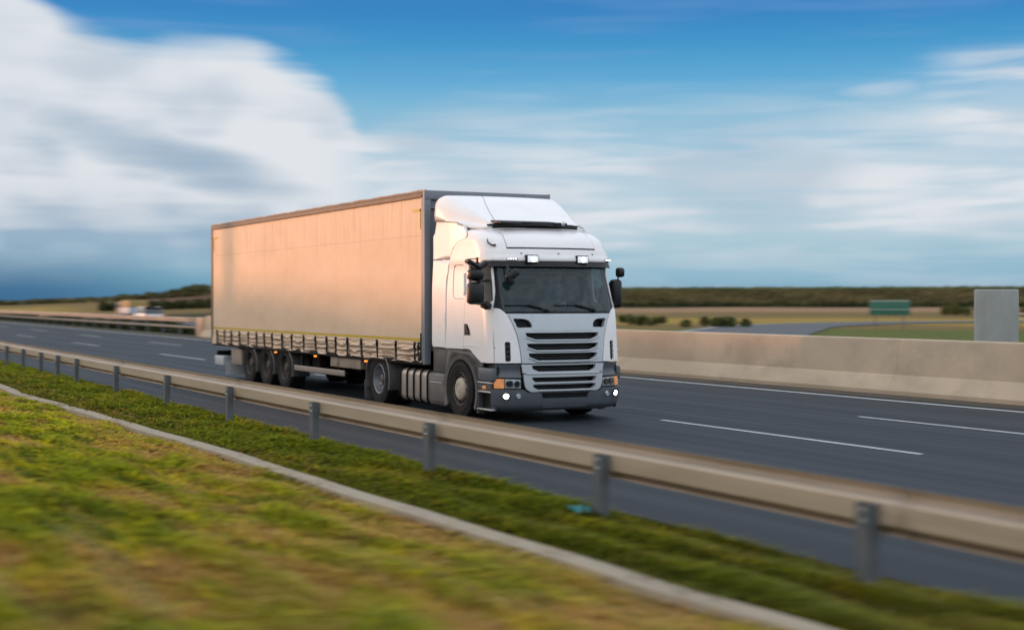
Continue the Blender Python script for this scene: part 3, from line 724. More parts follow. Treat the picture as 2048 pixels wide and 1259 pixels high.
# dark roof hatch visor / light bar
g=G(); P=[]
for k in range(13):
    y=-.96+1.74*k/12
    P.append((-1.0+.20*(1-(y/1.05)**2)+.0,y,3.285+.02*(1-abs(y))))
g.tube(P,[.014]+[.024]*11+[.014],8)
g.obox((-.93,-.28,3.345),(.30,1.12,.035),(0,R(6),0),.02); g.obox((-.87,-.62,3.325),(.26,.44,.035),(0,R(4),R(6)),.02)
g.obox((-.86,.38,3.32),(.20,.22,.05),(0,0,0),.02)
g.box(-1.4,-.95,-.85,.80,3.22,3.29,.02)
obj('roof_hatch_visor',g.out(),M_mirror,rc,angle=40)
g=G().lathe([(0,.03),(.03,.025),(.04,0)],(-.75,.40,3.33),axis='x',n=12); obj('roof_beacon',g.out(),M_chrome,rc)
# white roof crest between cap and deflector
v=[];f=[]; rows=[]
for i,(x,w,z) in enumerate([(-2.0,1.02,3.26),(-1.6,1.04,3.275),(-1.25,1.05,3.28),(-1.05,1.04,3.265),(-.9,1.0,3.24)]):
    row=[(x,-w+2*w*k/16,z-.06*abs(-1+2*k/16)**6) for k in range(17)]; v+=row
for i in range(4):
    for k in range(16): f.append((i*17+k,i*17+k+1,(i+1)*17+k+1,(i+1)*17+k))
obj('roof_top',fixn((v,f)),M_white,rc,solid=.02)
# little air intake hook on the side of the roof
g=G(); g.tube([cab(-1.16,3.03,.02),cab(-1.165,2.96,.03),cab(-1.12,2.91,.035),cab(-1.08,2.92,.02)],[.006,.011,.014,.018],8); obj('roof_aerial',g.out(),M_black,rc)
# mirrors
for s in(-1,1):
    def sq(y): return s*y
    yc=1.555 if s<0 else 1.37; xc=-.20 if s<0 else -.62
    g=G()
    def shell(c,w,h,d,r=.07):
        gg=G().box(c[0]-d*.5,c[0]+d*.5,c[1]-w/2,c[1]+w/2,c[2]-h/2,c[2]+h/2,r)
        out=[]
        for a in gg.v:
            # bulge towards the front
            k=max(0,a[0]-c[0])/d; yy=(a[1]-c[1])/(w/2); zz=(a[2]-c[2])/(h/2)
            out.append((a[0]+k*.10*(1-.5*yy*yy)*(1-.4*zz*zz),c[1]+(a[1]-c[1])*(1-.08*k),a[2]))
        return out,gg.f
    w=.29 if s<0 else .22
    mh=obj('main_mirror',fixn(shell((xc,s*yc,2.125 if s<0 else 2.13),w,.36 if s<0 else .50,.15)),M_mirror,rc,angle=50)
    g=G().box(xc-.082,xc-.074,s*yc-w*.4,s*yc+w*.4,2.13-.15,2.13+.15,.003); obj('mirror_glass',g.out(),M_refl,mh)
    if s<0:
        wm=obj('wide_angle_mirror',fixn(shell((xc,s*yc,2.43),.27,.20,.15)),M_mirror,rc,angle=50)
        g=G().box(xc-.082,xc-.074,s*yc-.11,s*yc+.11,2.36,2.50,.003); obj('mirror_glass',g.out(),M_refl,wm)
        g=G(); g.tube([(xc,s*yc+.02,2.315),(xc-.06,-1.36,2.33),(-.42,-1.18,2.34)],.020,8); g.tube([(xc+.02,s*yc,2.32),(xc+.02,s*yc,2.60)],.014,6)
        g.tube([(xc-.04,-1.52,1.96),(-.42,-1.20,1.93)],.018,8); obj('mirror_arm',g.out(),M_mirror,rc)
        g=G(); g.obox((xc,-1.60,2.60),(.16,.26,.07),(R(-28),0,0),.03); g.obox((xc,-1.43,2.585),(.15,.20,.08),(R(38),0,0),.03); g.obox((xc,-1.52,2.66),(.03,.04,.10),(0,0,0),.01)
        obj('kerb_mirror',g.out(),M_mirror,rc,angle=40)
        g=G(); g.obox((-.30,-1.31,1.93),(.16,.15,.12),(0,R(20),R(20)),.04); obj('mirror_foot',g.out(),M_mirror,rc,angle=40)
    else:
        g=G(); g.tube([(xc,1.42,2.36),(xc,1.43,2.44)],.014,6); g.tube([(xc,1.32,2.30),(-.70,1.18,2.30)],.02,8); g.tube([(xc,1.32,2.0),(-.70,1.2,1.95)],.02,8); obj('mirror_arm',g.out(),M_mirror,rc)
        obj('wide_angle_mirror',fixn(shell((xc,1.46,2.50),.15,.17,.10,.045)),M_mirror,rc,angle=50)
# hanging front mirror at the top corner of the windscreen
g=G(); g.obox((-.16,-.90,2.43),(.13,.25,.13),(R(34),0,R(-14)),.045); g.obox((-.14,-.93,2.35),(.06,.10,.12),(R(20),0,0),.02); g.tube([(-.30,-.94,2.60),(-.20,-.93,2.50)],.016,6)
obj('front_mirror',g.out(),M_mirror,rc,angle=40)
# air lines between cab and trailer
for y,c in((-.1,M_black),(.1,M_red),(.0,M_black)):
    g=G(); g.tube([(-2.2,y,1.7),(-2.35,y*1.5,1.35),(-2.6,y*2,1.15),(-2.8,y*2.5,1.3)],.018,6); obj('air_line',g.out(),c,rc)
# ------------------------------------------------------------ semi trailer
trl=empty('semi_trailer',(-9.65,0,0)); tag(trl,'long box trailer with beige curtain side, yellow stripe and row of black strap buckles','trailer')
TF,TR=-2.86,-16.45
def curtain_mat():
    m=bpy.data.materials.new('curtain_fabric'); m.use_nodes=True; T=NT(m.node_tree); b=T.n['Principled BSDF']
    tc=T.new('ShaderNodeTexCoord'); sp=T.new('ShaderNodeSeparateXYZ'); T.l.new(tc.outputs['Object'],sp.inputs[0]); x,y,z=sp.outputs
    base=(.68,.50,.355)
    n=T.noise(tc.outputs['Object'],.8,6.,.62); c=T.mix(T.ss(n,.35,.8,0.,.55),(*base,1),(.58,.43,.31,1))
    # rain streaks below each roof bow and soot near the rear and bottom
    st=T.noise(T.comb(T.math('MULTIPLY',x,7.),0.,T.math('MULTIPLY',z,.5)),1.,3.,.6)
    c=T.mix(T.math('MULTIPLY',T.ss(st,.50,.72,0.,.45),T.ss(z,2.4,3.9,.10,.9)),c,(.36,.26,.18,1))
    bl=T.noise(T.comb(T.math('MULTIPLY',x,2.),1.,T.math('MULTIPLY',z,2.5)),1.2,7.,.75)
    c=T.mix(T.ss(bl,.64,.76,0.,.2),c,(.30,.22,.16,1))
    # faint welded seams, one along the curtain and one upright per panel
    s1=T.math('ABSOLUTE',T.math('SUBTRACT',z,3.18)); c=T.mix(T.ss(s1,.012,.004,0.,.35),c,(.30,.23,.17,1))
    px=T.math('FRACT',T.math('MULTIPLY',x,1/.68)); c=T.mix(T.math('MULTIPLY',T.ss(T.math('ABSOLUTE',T.math('SUBTRACT',px,.5)),.022,.006,0.,.32),T.ss(z,2.6,3.7,.15,1.)),c,(.34,.25,.18,1))
    dirt=T.noise(tc.outputs['Object'],2.5,6.,.7); c=T.mix(T.math('MULTIPLY',T.ss(z,1.6,.9,0.,.55),T.ss(dirt,.3,.7)),c,(.36,.31,.26,1))
    yl=T.math('MULTIPLY',T.ss(z,1.272,1.278),T.ss(z,1.326,1.320)); yl=T.math('MULTIPLY',yl,T.ss(dirt,.2,.35,.5,1.)); c=T.mix(yl,c,(.50,.34,.02,1))
    T.put(b.inputs['Base Color'],c); b.inputs['Roughness'].default_value=.55; b.inputs['Specular IOR Level'].default_value=.35
    bp=T.new('ShaderNodeBump'); bp.inputs['Strength'].default_value=.8; bp.inputs['Distance'].default_value=.06; T.put(bp.inputs['Height'],T.noise(T.comb(T.math('MULTIPLY',x,.8),0.,z),1.1,2.,.45)); T.l.new(bp.outputs[0],b.inputs['Normal'])
    return m
M_cur=curtain_mat()
M_tfr=mat('trailer_frame',(.20,.225,.26),.5,.1,noisy=.08,dirt=((.14,.13,.13),.4,2.))
M_twall=mat('trailer_headboard',(.22,.25,.29),.5,.1,noisy=.05,dirt=((.12,.12,.13),.3,1.5))
M_rail=mat('cant_rail',(.12,.095,.075),.6,.1,noisy=.15,nscale=(1,1,6),dirt=((.26,.20,.15),.5,3.))
M_strap=mat('strap_webbing',(.05,.042,.035),.8,noisy=.2)
straps=[-15.96,-15.3,-14.7,-14.01,-13.28,-12.63,-12.04,-11.46,-10.74,-10.07,-9.27,-8.52,-7.84,-7.3,-6.64,-5.88,-5.06,-4.13,-3.26,-3.08]
for s in(-1,1):
    nx,nz=420,96; xs=np.linspace(TR+.06,TF-.05,nx); zs=np.concatenate([np.linspace(.895,1.30,42),np.linspace(1.31,3.86,nz-42)])
    X,Z=np.meshgrid(xs,zs); 
    Y=np.full_like(X,1.272)
    # slack cloth: long soft waves, bows behind it, drawn-in folds at the straps
    Y+= .010*np.sin(X*1.35+.6)*np.sin((Z-.9)/2.95*PI) + .004*np.sin(X*9.24)*np.clip((Z-3.0)/.9,0,1)
    low=np.clip((1.27-Z)/.3,0,1)
    for i,sx in enumerate(straps):
        d=np.abs(X-sx); Y-= .022*np.exp(-(d/.10)**2)*low
    fold=np.zeros_like(X)
    for i in range(len(straps)-1):
        a,b=straps[i],straps[i+1]; k=np.clip((X-a)/(b-a),0,1); inn=((X>=a)&(X<b)).astype(float)
        ph=rng.uniform(0,6); amp=.010+.010*(b-a)
        sag=.05*np.sin(PI*k)*rng.uniform(.4,1.2)
        fold+=inn*np.sin(PI*k)**.7*amp*(np.sin((Z+sag)*52+ph)+.6*np.sin((Z-sag*1.4)*88+ph*2))
    Y+=fold*np.clip((1.26-Z)/.08,0,1)
    Y+=low**2*.018*np.sin(X*6.1+1)
    # tension creases fanning from the front corner
    fr=np.clip((X+4.2)/1.2,0,1)*np.clip((1.26-Z)/.1,0,1); Y+=fr*.016*np.sin(((Z-.95)-(X+3.1)*.16)*60)
    Zo=Z.copy(); m_=(Z<.95); Zo=Z-(m_*.012*np.sin(X*5.3))
    v=np.stack([X.ravel(),(s*Y).ravel(),Zo.ravel()],1); idx=np.arange(nx*nz).reshape(nz,nx)
    f=np.stack([idx[:-1,:-1].ravel(),idx[:-1,1:].ravel(),idx[1:,1:].ravel(),idx[1:,:-1].ravel()],1)
    if s>0: f=f[:,::-1]
    c=obj('curtain',(v.tolist(),f.tolist()),M_cur,trl,angle=180)
    # straps and buckles
    for sx in straps:
        dz=.0; g=G()
        g.obox((sx,s*1.268,1.065),(.045,.006,.33),(0,R(random.uniform(-2,2)),0)); 
        st=obj('strap',g.out(),M_strap,trl)
        g=G(); g.obox((sx,s*1.283,1.205),(.062,.022,.115),(0,R(random.uniform(-4,4)),0),.008); g.obox((sx+.004,s*1.297,1.17),(.04,.012,.075),(R(-8*s),0,0),.004)
        g.tube([(sx,s*1.285,1.14),(sx+random.uniform(-.01,.02),s*1.285,1.05),(sx+random.uniform(-.02,.04),s*1.288,.93)],[.014,.012,.010],6)
        obj('buckle',g.out(),M_black,st,angle=40)
    g=G()
    for z0,am in((1.115,.018),(1.02,.012)):
        P=[]
        for i in range(len(straps)-1):
            a,b=straps[i],straps[i+1]
            for k in range(6): P.append((a+(b-a)*k/6,s*1.292,z0-am*math.sin(PI*k/6)*(b-a)*1.5+.008*math.sin(a*7)))
        g.tube(P,.0065,5)
    obj('lacing_cord',g.out(),M_strap,trl,angle=60)
    # roof rail
    g=G().box(TR,TF,s*1.245,s*1.295,3.855,3.945,.012); g.box(TR,TF,s*1.22,s*1.285,3.94,3.985,.012)
    rl=obj('roof_rail',g.out(),M_rail,trl,angle=40)
    g=G(); P=[(TR+.05+k*.34,s*(1.27+.006*math.sin(k*1.7)),3.985+.006*math.sin(k*2.3)) for k in range(41)]; g.tube(P,[.016+.003*math.sin(k*1.3) for k in range(41)],8)
    obj('roof_cover_edge',g.out(),mat('roof_cover',(.42,.35,.29),.7,noisy=.15,dirt=((.16,.12,.09),.6,6.)),rl,angle=70)
    # yellow corner marks
    for x0,d in((TF-.13,-1),(TR+.14,1)):
        g=G().box(x0,x0+d*.34,s*1.277,s*1.283,3.62,3.66); g.box(x0,x0+d*.035,s*1.277,s*1.283,3.30,3.66); obj('corner_mark',g.out(),mat('worn_yellow',(.55,.38,.03),.6,noisy=.3,nsc=12.),trl)
    # front post and rear post
    g=G().box(TF-.02,TF+.06,s*1.16,s*1.29,.86,3.98,.012); g.box(TF-.08,TF-.0,s*1.275,s*1.295,.9,3.9,.005); obj('corner_post',g.out(),M_tfr,trl,angle=40)
    g=G().box(TR-.04,TR+.09,s*1.20,s*1.29,.86,3.98,.012); obj('rear_post',g.out(),M_rail,trl,angle=40)
    # tensioner bar at the front of the curtain
    g=G().tube([(TF-.075,s*1.305,.93),(TF-.07,s*1.305,1.42)],.012,6); g.obox((TF-.08,s*1.31,1.0),(.05,.03,.10),(0,0,0),.01); obj('tensioner',g.out(),M_black,trl)
    # side rave
    g=G().box(TR,TF,s*1.20,s*1.262,.845,.93,.008); obj('side_rave',g.out(),M_dark,trl)
    for x in (-11.23,-8.56,-5.66):
        g=G().box(x-.05,x+.05,s*1.245,s*1.285,.80,.838,.008); obj('side_marker',g.out(),mat('marker_lit',(.9,.3,.05),.3,emit=(1,.30,.05),estr=1.2),trl)
    # side guard, pallet box, landing leg
    g=G().box(-10.05,-6.96,s*1.19,s*1.225,.455,.575,.01); g2=obj('side_guard',g.out(),mat('guard_metal',(.30,.26,.23),.5,.4,noisy=.15,dirt=((.14,.11,.09),.4,3.)),trl)
    g=G(); 
    for x in(-9.7,-8.6,-7.4): g.box(x-.03,x+.03,s*1.12,s*1.18,.46,.86)
    g.box(-10.05,-6.96,s*1.12,s*1.19,.50,.53); obj('guard_bracket',g.out(),M_dark,g2)
    g=G().box(-7.82,-6.12,s*1.02,s*1.20,.63,.86,.015); g.box(-7.5,-7.35,s*1.195,s*1.215,.66,.82,.005); obj('pallet_rack',g.out(),mat('rack_paint',(.27,.22,.17),.6,noisy=.15,dirt=((.1,.08,.06),.5,3.)),trl)
    g=G().box(-6.0,-5.86,s*.93,s*1.07,.28,.87,.01); g.box(-5.98,-5.88,s*.95,s*1.05,.16,.3); g.tube([(-5.93,s*1.0,.22),(-5.75,s*.6,.75)],.02,6)
    lg=obj('landing_leg',g.out(),M_grey,trl); g=G().box(-6.08,-5.78,s*.90,s*1.10,.14,.17,.005); obj('foot_plate',g.out(),M_grey,lg)
    # rear side box / lamp carrier, white
    g=G().box(-16.40,-15.60,s*.95,s*1.22,.33,.58,.03); obj('bumper_end',g.out(),mat('bumper_white',(.42,.45,.49),.45,noisy=.06,dirt=((.3,.27,.24),.3,3.)),trl,angle=40)
    g=G().box(-15.0,-14.15,s*.95,s*1.19,.40,.80,.02); obj('pallet_box',g.out(),mat('rack_paint',(.3,.3,.3)),trl)
    # wheels and mudguards
    for ax in (-10.74,-12.05,-13.36):
        wheel(trl,(ax,s*1.04,.50),s,.51,.385,'trailer')
        n=18; A=[R(-28+120*k/n) for k in range(n+1)]; v=[];f=[]
        # quarter guard ahead of each wheel, with a straight flap edge
        for rr,yy in((.60,.82),(.60,1.225),(.565,1.235),(.565,.82)): v+=[(ax+rr*math.cos(a)*1.0,s*yy,.50+rr*math.sin(a)*.72) for a in A]
        for r_ in range(3):
            for k in range(n): f.append((r_*(n+1)+k,r_*(n+1)+k+1,(r_+1)*(n+1)+k+1,(r_+1)*(n+1)+k))
        mg=obj('mudguard',fixn((v,f)),M_grey,trl)
        g=G().box(ax+.52,ax+.60,s*.82,s*1.225,.30,.56,.01); obj('mudflap',g.out(),M_grey,mg)
# headboard, floor, roof, doors
g=G().box(TF-.04,TF,-1.17,1.17,.90,3.93,.0); hb=obj('headboard',g.out(),M_twall,trl)
g=G().box(TF-.02,TF+.07,-1.285,1.285,3.82,3.985,.015); g.box(TF,TF+.05,-1.17,1.17,3.66,3.69,.01); g.box(TF,TF+.03,-1.17,1.17,1.3,1.34,.008)
for y in(-.78,-.39,0,.39,.78): g.box(TF,TF+.025,y-.03,y+.03,.95,3.66,.006)
obj('header_beam',g.out(),M_tfr,trl,angle=40)
g=G().box(TR,TF,-1.19,1.19,.90,1.10); g.box(TR,TF,-1.22,1.22,3.945,3.975); obj('deck',g.out(),M_dark,trl)
g=G().box(TR-.03,TR,-1.19,-.005,.95,3.9,.01); obj('rear_door',g.out(),mat('door_white',(.6,.6,.6),.5,noisy=.05),trl)
g=G().box(TR-.03,TR,.005,1.19,.95,3.9,.01); obj('rear_door',g.out(),MATS['door_white'],trl)
g=G()
for s in(-1,1): g.box(-16.2,-3.6,s*.45,s*.58,.78,.92,.01); g.box(-15.8,-6.2,s*.47,s*.55,.55,.80,.01)
for k in range(17): x=-16+k*.75; g.box(x-.03,x+.03,-1.2,1.2,.84,.90)
for ax in(-10.74,-12.05,-13.36): g.tube([(ax,-1.0,.5),(ax,1.0,.5)],.07,12); g.lathe([(0,-.3),(.13,-.3),(.13,.3),(0,.3)],(ax+.3,0,.62),n=16)
g.tube([(-9.6,-.9,.62),(-9.6,.9,.62)],.16,16); g.box(-16.35,-16.2,-.6,.6,.42,.80)
obj('chassis',g.out(),M_dark,trl)
g=G().box(-16.38,-16.28,-1.18,1.18,.38,.52,.02); ub=obj('rear_bumper',g.out(),MATS['bumper_white'],trl)
for s in(-1,1):
    g=G().box(-16.44,-16.385,s*.75,s*1.15,.56,.70,.01); tl=obj('tail_lamp',g.out(),M_dark,trl); obj('lens',G().box(-16.455,-16.44,s*.77,s*1.13,.58,.68,.004).out(),M_red,tl)
g=G().box(-15.4,-15.38,-1.2,1.2,.12,.45,.0); obj('spray_flap',g.out(),mat('flap_white',(.5,.5,.52),.6,noisy=.1),trl)

# ------------------------------------------------------------ ground, road and banks
KP=[(-90,-7.1),(-14.7,-6.86),(-10.7,-6.90),(-6.3,-6.73),(-2.9,-6.59),(0,-6.52),(1.7,-6.46),(5.6,-6.42),(8.6,-6.38),(12.3,-6.34),(13.7,-6.24),(60,-6.2)]
def kerb_y(x):
    if x<=KP[0][0]: return KP[0][1]
    for a,b in zip(KP,KP[1:]):
        if x<=b[0]: return a[1]+(b[1]-a[1])*(x-a[0])/(b[0]-a[0])
    return KP[-1][1]
def h_bank(x,y):
    """height of the near verge and bank"""
    z=0.
    if y<-4.55: z+= -.015
    if -7.2<y<-6.05: z-=.03
    k=kerb_y(x)-.2
    if y<k: z+= (k-y)*.085
    if y<-16: z+= (-16-y)*.10
    return z
def hcrest(u):
    # u: compass coordinate like the sky's, in thousands
    T=[(-1.6,0.6),(-1.02,1.15),(-.80,2.0),(-.70,2.7),(-.60,3.4),(-.40,5.2),(.2,5.3),(1.1,5.4),(1.8,4.)]
    if u<=T[0][0]: return T[0][1]
    for a,b in zip(T,T[1:]):
        if u<=b[0]: return a[1]+(b[1]-a[1])*(u-a[0])/(b[0]-a[0])
    return T[-1][1]
def h_far(x,y):
    dx,dy=x-CAMP.x,y-CAMP.y; D=math.hypot(dx,dy); az=math.atan2(dy,dx); u=((YAW-az+PI)%(2*PI)-PI)*2.87
    if abs(u)>2.2: return 0.
    hc=hcrest(u); Dc=300 if u<-.5 else 420
    D0=150 if u<-.5 else 180
    if D<D0: return 0.
    if D<Dc: t=(D-D0)/(Dc-D0); return hc*t**(1.25 if u<-.5 else 2.6)
    return hc-(D-Dc)*.03
ys=sorted(set([-400,-250,-150,-100,-70,-55,-46,-42,-40,-38,-36,-33,-30,-27,-24,-22,-20,-18,-16]+[-15.5+.5*k for k in range(19)]+[-6.3,-6.0,-5.5,-5.0,-4.6,9.0,10,12,14,17,20,25,30,35,40,46,52,60,70,80,90,100,115,130,145,160,180,200,225,250,275,300,330,360,400,450,520,600,700,850,1100,1500,2200]))
xs=sorted(set([-2600,-2000,-1500,-1100,-850]+[-700+25*k for k in range(18)]+[-260+10*k for k in range(22)]+[-45+3*k for k in range(28)]+[45,60,80,110,150,220,320,500]))
BR=lambda x:4.35+.0135*(-x-20)
def BH(x):
    T=[(-90,5.22),(-65,5.22),(-56,5.34),(-47,5.15),(-41,4.82),(-30,4.75),(60,4.9)]
    if x<=T[0][0]: return T[0][1]
    for a,b in zip(T,T[1:]):
        if x<=b[0]: return a[1]+(b[1]-a[1])*(x-a[0])/(b[0]-a[0])
    return T[-1][1]
def shade_berm(x,y):  # unseen ridge behind the camera, shaped to shade the lower trailer
    if y>-22 or y<-44: return 0.
    r=BH(x)+.05*math.sin(x*.23)+.05*math.sin(x*.61+1)
    t=max(0,1-abs(y+33)/11); base=h_bank(x,y)
    return max(0,(r-base))*t*t*(3-2*t)
def gh(x,y):
    if y<-4.5: return h_bank(x,max(y,-34)) + shade_berm(x,y) - (0 if y>-44 else .0)
    if y>12: return h_far(x,y)-.02
    return h_far(x,y)-.06 if x<-160 else -.06
v=[];f=[];colr=[]
LC={'olive':(.115,.095,.035),'crop':(.10,.085,.035),'green':(.07,.095,.022),'tan':(.20,.145,.085),'brown':(.085,.055,.035),'yellow':(.20,.16,.035),'dark':(.03,.035,.015),'near':(.13,.13,.035)}
def landcol(x,y):
    dx,dy=x-CAMP.x,y-CAMP.y; D=math.hypot(dx,dy); az=math.atan2(dy,dx); u=((YAW-az+PI)%(2*PI)-PI)*2.87
    w=math.sin(x*.031+y*.017)*6
    D+=w
    if y<12: return LC['olive'] if x<-60 else LC['near']
    if u<-.5:
        if u>-.75 and D>215: return LC['brown']
        if D>250: return LC['olive']
        if D>190: return LC['yellow'] if u<-.85 else LC['olive']
        if D>140: return LC['tan'] if u<-.8 else LC['dark']
        return LC['green']
    for d,c in((100,'green'),(118,'olive'),(168,'yellow'),(185,'olive'),(240,'olive'),(292,'tan'),(306,'dark'),(412,'crop'),(5000,'green')):
        if D<d: return LC[c]
NX=len(xs)
for y in ys:
    for x in xs: v.append((x,y,gh(x,y))); colr.append(landcol(x,y))
# keep the carriageway strip low under the asphalt
for j in range(len(ys)-1):
    for i in range(NX-1): f.append((j*NX+i,j*NX+i+1,(j+1)*NX+i+1,(j+1)*NX+i))
def ground_mat():
    m=bpy.data.materials.new('verge_earth'); m.use_nodes=True; T=NT(m.node_tree); b=T.n['Principled BSDF']
    tc=T.new('ShaderNodeTexCoord'); sp=T.new('ShaderNodeSeparateXYZ'); T.l.new(tc.outputs['Object'],sp.inputs[0]); x,y,z=sp.outputs
    a=T.new('ShaderNodeAttribute',attribute_name='land'); c=a.outputs['Color']
    st=T.noise(T.comb(T.math('MULTIPLY',x,.18),T.math('MULTIPLY',y,.5)),1.,6.,.65)
    c=T.mix(T.ss(st,.3,.7,0.,.8),c,T.mix(1.,c,(1.7,1.25,1.1,1),'MULTIPLY'))
    n2=T.noise(T.comb(T.math('MULTIPLY',x,1.2),T.math('MULTIPLY',y,4.)),1.5,6.,.7); k=T.ss(n2,.25,.75,.55,1.4); c=T.mix(1.,c,T.comb(k,k,k),'MULTIPLY')
    T.put(b.inputs['Base Color'],c); b.inputs['Roughness'].default_value=1.; b.inputs['Specular IOR Level'].default_value=.1
    return m
me=bpy.data.meshes.new('ground'); me.from_pydata(v,[],f); at=me.color_attributes.new('land','FLOAT_COLOR','POINT')
at.data.foreach_set('color',np.array([(*c,1) for c in colr],dtype=np.float32).ravel()); me.materials.append(ground_mat()); finish(me,180)
go=bpy.data.objects.new('ground',me); COL.objects.link(go); struct(go)

def asphalt(name,base,strip=True):
    m=bpy.data.materials.new(name); m.use_nodes=True; T=NT(m.node_tree); b=T.n['Principled BSDF']
    tc=T.new('ShaderNodeTexCoord'); sp=T.new('ShaderNodeSeparateXYZ'); T.l.new(tc.outputs['Object'],sp.inputs[0]); x,y,z=sp.outputs
    n=T.noise(T.comb(T.math('MULTIPLY',x,.05),T.math('MULTIPLY',y,3.2)),1.,6.,.65); k=T.ss(n,.25,.75,.78,1.24)
    c=T.mix(1.,(*base,1),T.comb(k,k,k),'MULTIPLY')
    n2=T.noise(T.comb(T.math('MULTIPLY',x,.5),T.math('MULTIPLY',y,1.)),.6,6.,.7); c=T.mix(T.ss(n2,.5,.8,0.,.35),c,(base[0]*1.5,base[1]*1.45,base[2]*1.4,1))
    # polished wheel tracks in each lane
    w=T.math('SINE',T.math('MULTIPLY',T.math('SUBTRACT',y,-.25),2*PI/1.75)); kk=T.ss(w,-.3,1.,1.,.74); c=T.mix(1.,c,T.comb(kk,kk,kk),'MULTIPLY')
    g=T.noise(tc.outputs['Object'],90.,3.,.7); kg=T.ss(g,.3,.7,.82,1.18); c=T.mix(1.,c,T.comb(kg,kg,kg),'MULTIPLY')
    T.put(b.inputs['Base Color'],c); T.put(b.inputs['Roughness'],T.ss(n,.3,.7,.60,.8)); b.inputs['Specular IOR Level'].default_value=.2
    bp=T.new('ShaderNodeBump'); bp.inputs['Strength'].default_value=.35; bp.inputs['Distance'].default_value=.004; T.l.new(T.noise(tc.outputs['Object'],160.,2.,.6),bp.inputs['Height']); T.l.new(bp.outputs[0],b.inputs['Normal'])
    return m
M_asp=asphalt('asphalt',(.021,.027,.035))
def sheet(name,x0,x1,y0,y1,z,m,nx=1,kind='structure'):
    v=[];f=[]
    for i in range(nx+1):
        x=x0+(x1-x0)*i/nx; v+=[(x,y0,z),(x,y1,z)]
    for i in range(nx): f.append((2*i,2*i+2,2*i+3,2*i+1))
    o=obj(name,(v,f),m); o['kind']=kind; return o
sheet('road',-420,60,-4.62,8.75,.0,M_asp,40)
M_paint=mat('road_paint',(.50,.52,.53),.6,noisy=.15,nscale=(.3,2,1),nsc=3.,dirt=((.18,.18,.18),.5,9.))
sheet('edge_line',-420,60,8.20,8.36,.006,M_paint,20)
sheet('edge_line',-420,60,-2.30,-2.14,.006,M_paint,20)
k0=.5
n_=0
for lane_y in (1.59,5.0):
    for k in range(-8,2):
        x0=k0+k*17.0+(1.0 if lane_y>2 else 0)
        o=sheet('lane_dash',x0,x0+6.1,lane_y-.05,lane_y+.05,.006,M_paint,1)
# dirt strip by the barrier
M_dirt=mat('gutter_dirt',(.055,.042,.030),.95,noisy=.35,nscale=(.3,2,1),nsc=2.,dirt=((.12,.10,.07),.5,3.))
sheet('gutter_strip',-60,60,8.75,9.62,.004,M_dirt,10)
M_med=mat('median_earth',(.050,.042,.022),1.,noisy=.45,nscale=(.25,2,1),nsc=2.,dirt=((.055,.075,.02),.8,1.2))
sheet('median_strip',-420,-29,8.75,13.2,.002,M_med,30)
sheet('median_strip',-29,60,9.7,13.2,.002,M_med,10)
sheet('opposite_road',-420,60,13.2,24.5,.005,asphalt('asphalt_far',(.085,.088,.095)),30)
sheet('opposite_edge_line',-420,60,13.7,13.85,.011,M_paint,20)
# slip road sweeping away on the right
v=[];f=[];P=[(-30,24),(-45,36),(-58,48),(-70,60),(-78,74),(-80,88),(-76,102),(-66,116),(-50,130),(-25,148),(10,170),(60,200)]
P2=[]
for i in range(len(P)-1):
    for k in range(6):
        t=k/6; p0=P[max(i-1,0)];p1=P[i];p2=P[i+1];p3=P[min(i+2,len(P)-1)]
        P2.append(tuple(.5*((2*p1[j])+(-p0[j]+p2[j])*t+(2*p0[j]-5*p1[j]+4*p2[j]-p3[j])*t*t+(-p0[j]+3*p1[j]-3*p2[j]+p3[j])*t**3) for j in(0,1)))
def ribbon(off0,off1,z):
    v=[];f=[]
    for i,p in enumerate(P2):
        a=P2[max(i-1,0)];b=P2[min(i+1,len(P2)-1)]; d=Vector((b[0]-a[0],b[1]-a[1])).normalized(); n=Vector((-d.y,d.x))
        v+=[(p[0]+n.x*off0,p[1]+n.y*off0,z),(p[0]+n.x*off1,p[1]+n.y*off1,z)]
    for i in range(len(P2)-1): f.append((2*i,2*i+1,2*i+3,2*i+2))
    return v,f
o=obj('slip_road',fixn(ribbon(-4.5,4.5,.03)),MATS.get('x') or bpy.data.materials['asphalt_far']); struct(o)
o=obj('slip_road_line',fixn(ribbon(3.7,3.95,.05)),M_paint); struct(o)
# concrete drainage channel in the near bank
M_conc=mat('channel_concrete',(.31,.255,.19),.85,noisy=.25,nscale=(.6,2,2),nsc=2.,bump=.004,bscale=30,dirt=((.16,.14,.09),.7,2.))
v=[];f=[]; n=260
for i in range(n+1):
    x=-75+100*i/n; w=.02*math.sin(x*.7)+.012*math.sin(x*2.3+1)
    for yy,zz in((-.14,-.05),(-.125,.03),(-.01,.04),(.10,.035),(.125,-.05)): v.append((x,kerb_y(x)+yy+w,zz))
for i in range(n):
    for k in range(4): f.append((i*5+k,i*5+5+k,i*5+6+k,i*5+1+k))
o=obj('drain_kerb',fixn((v,f)),M_conc,angle=60); struct(o)

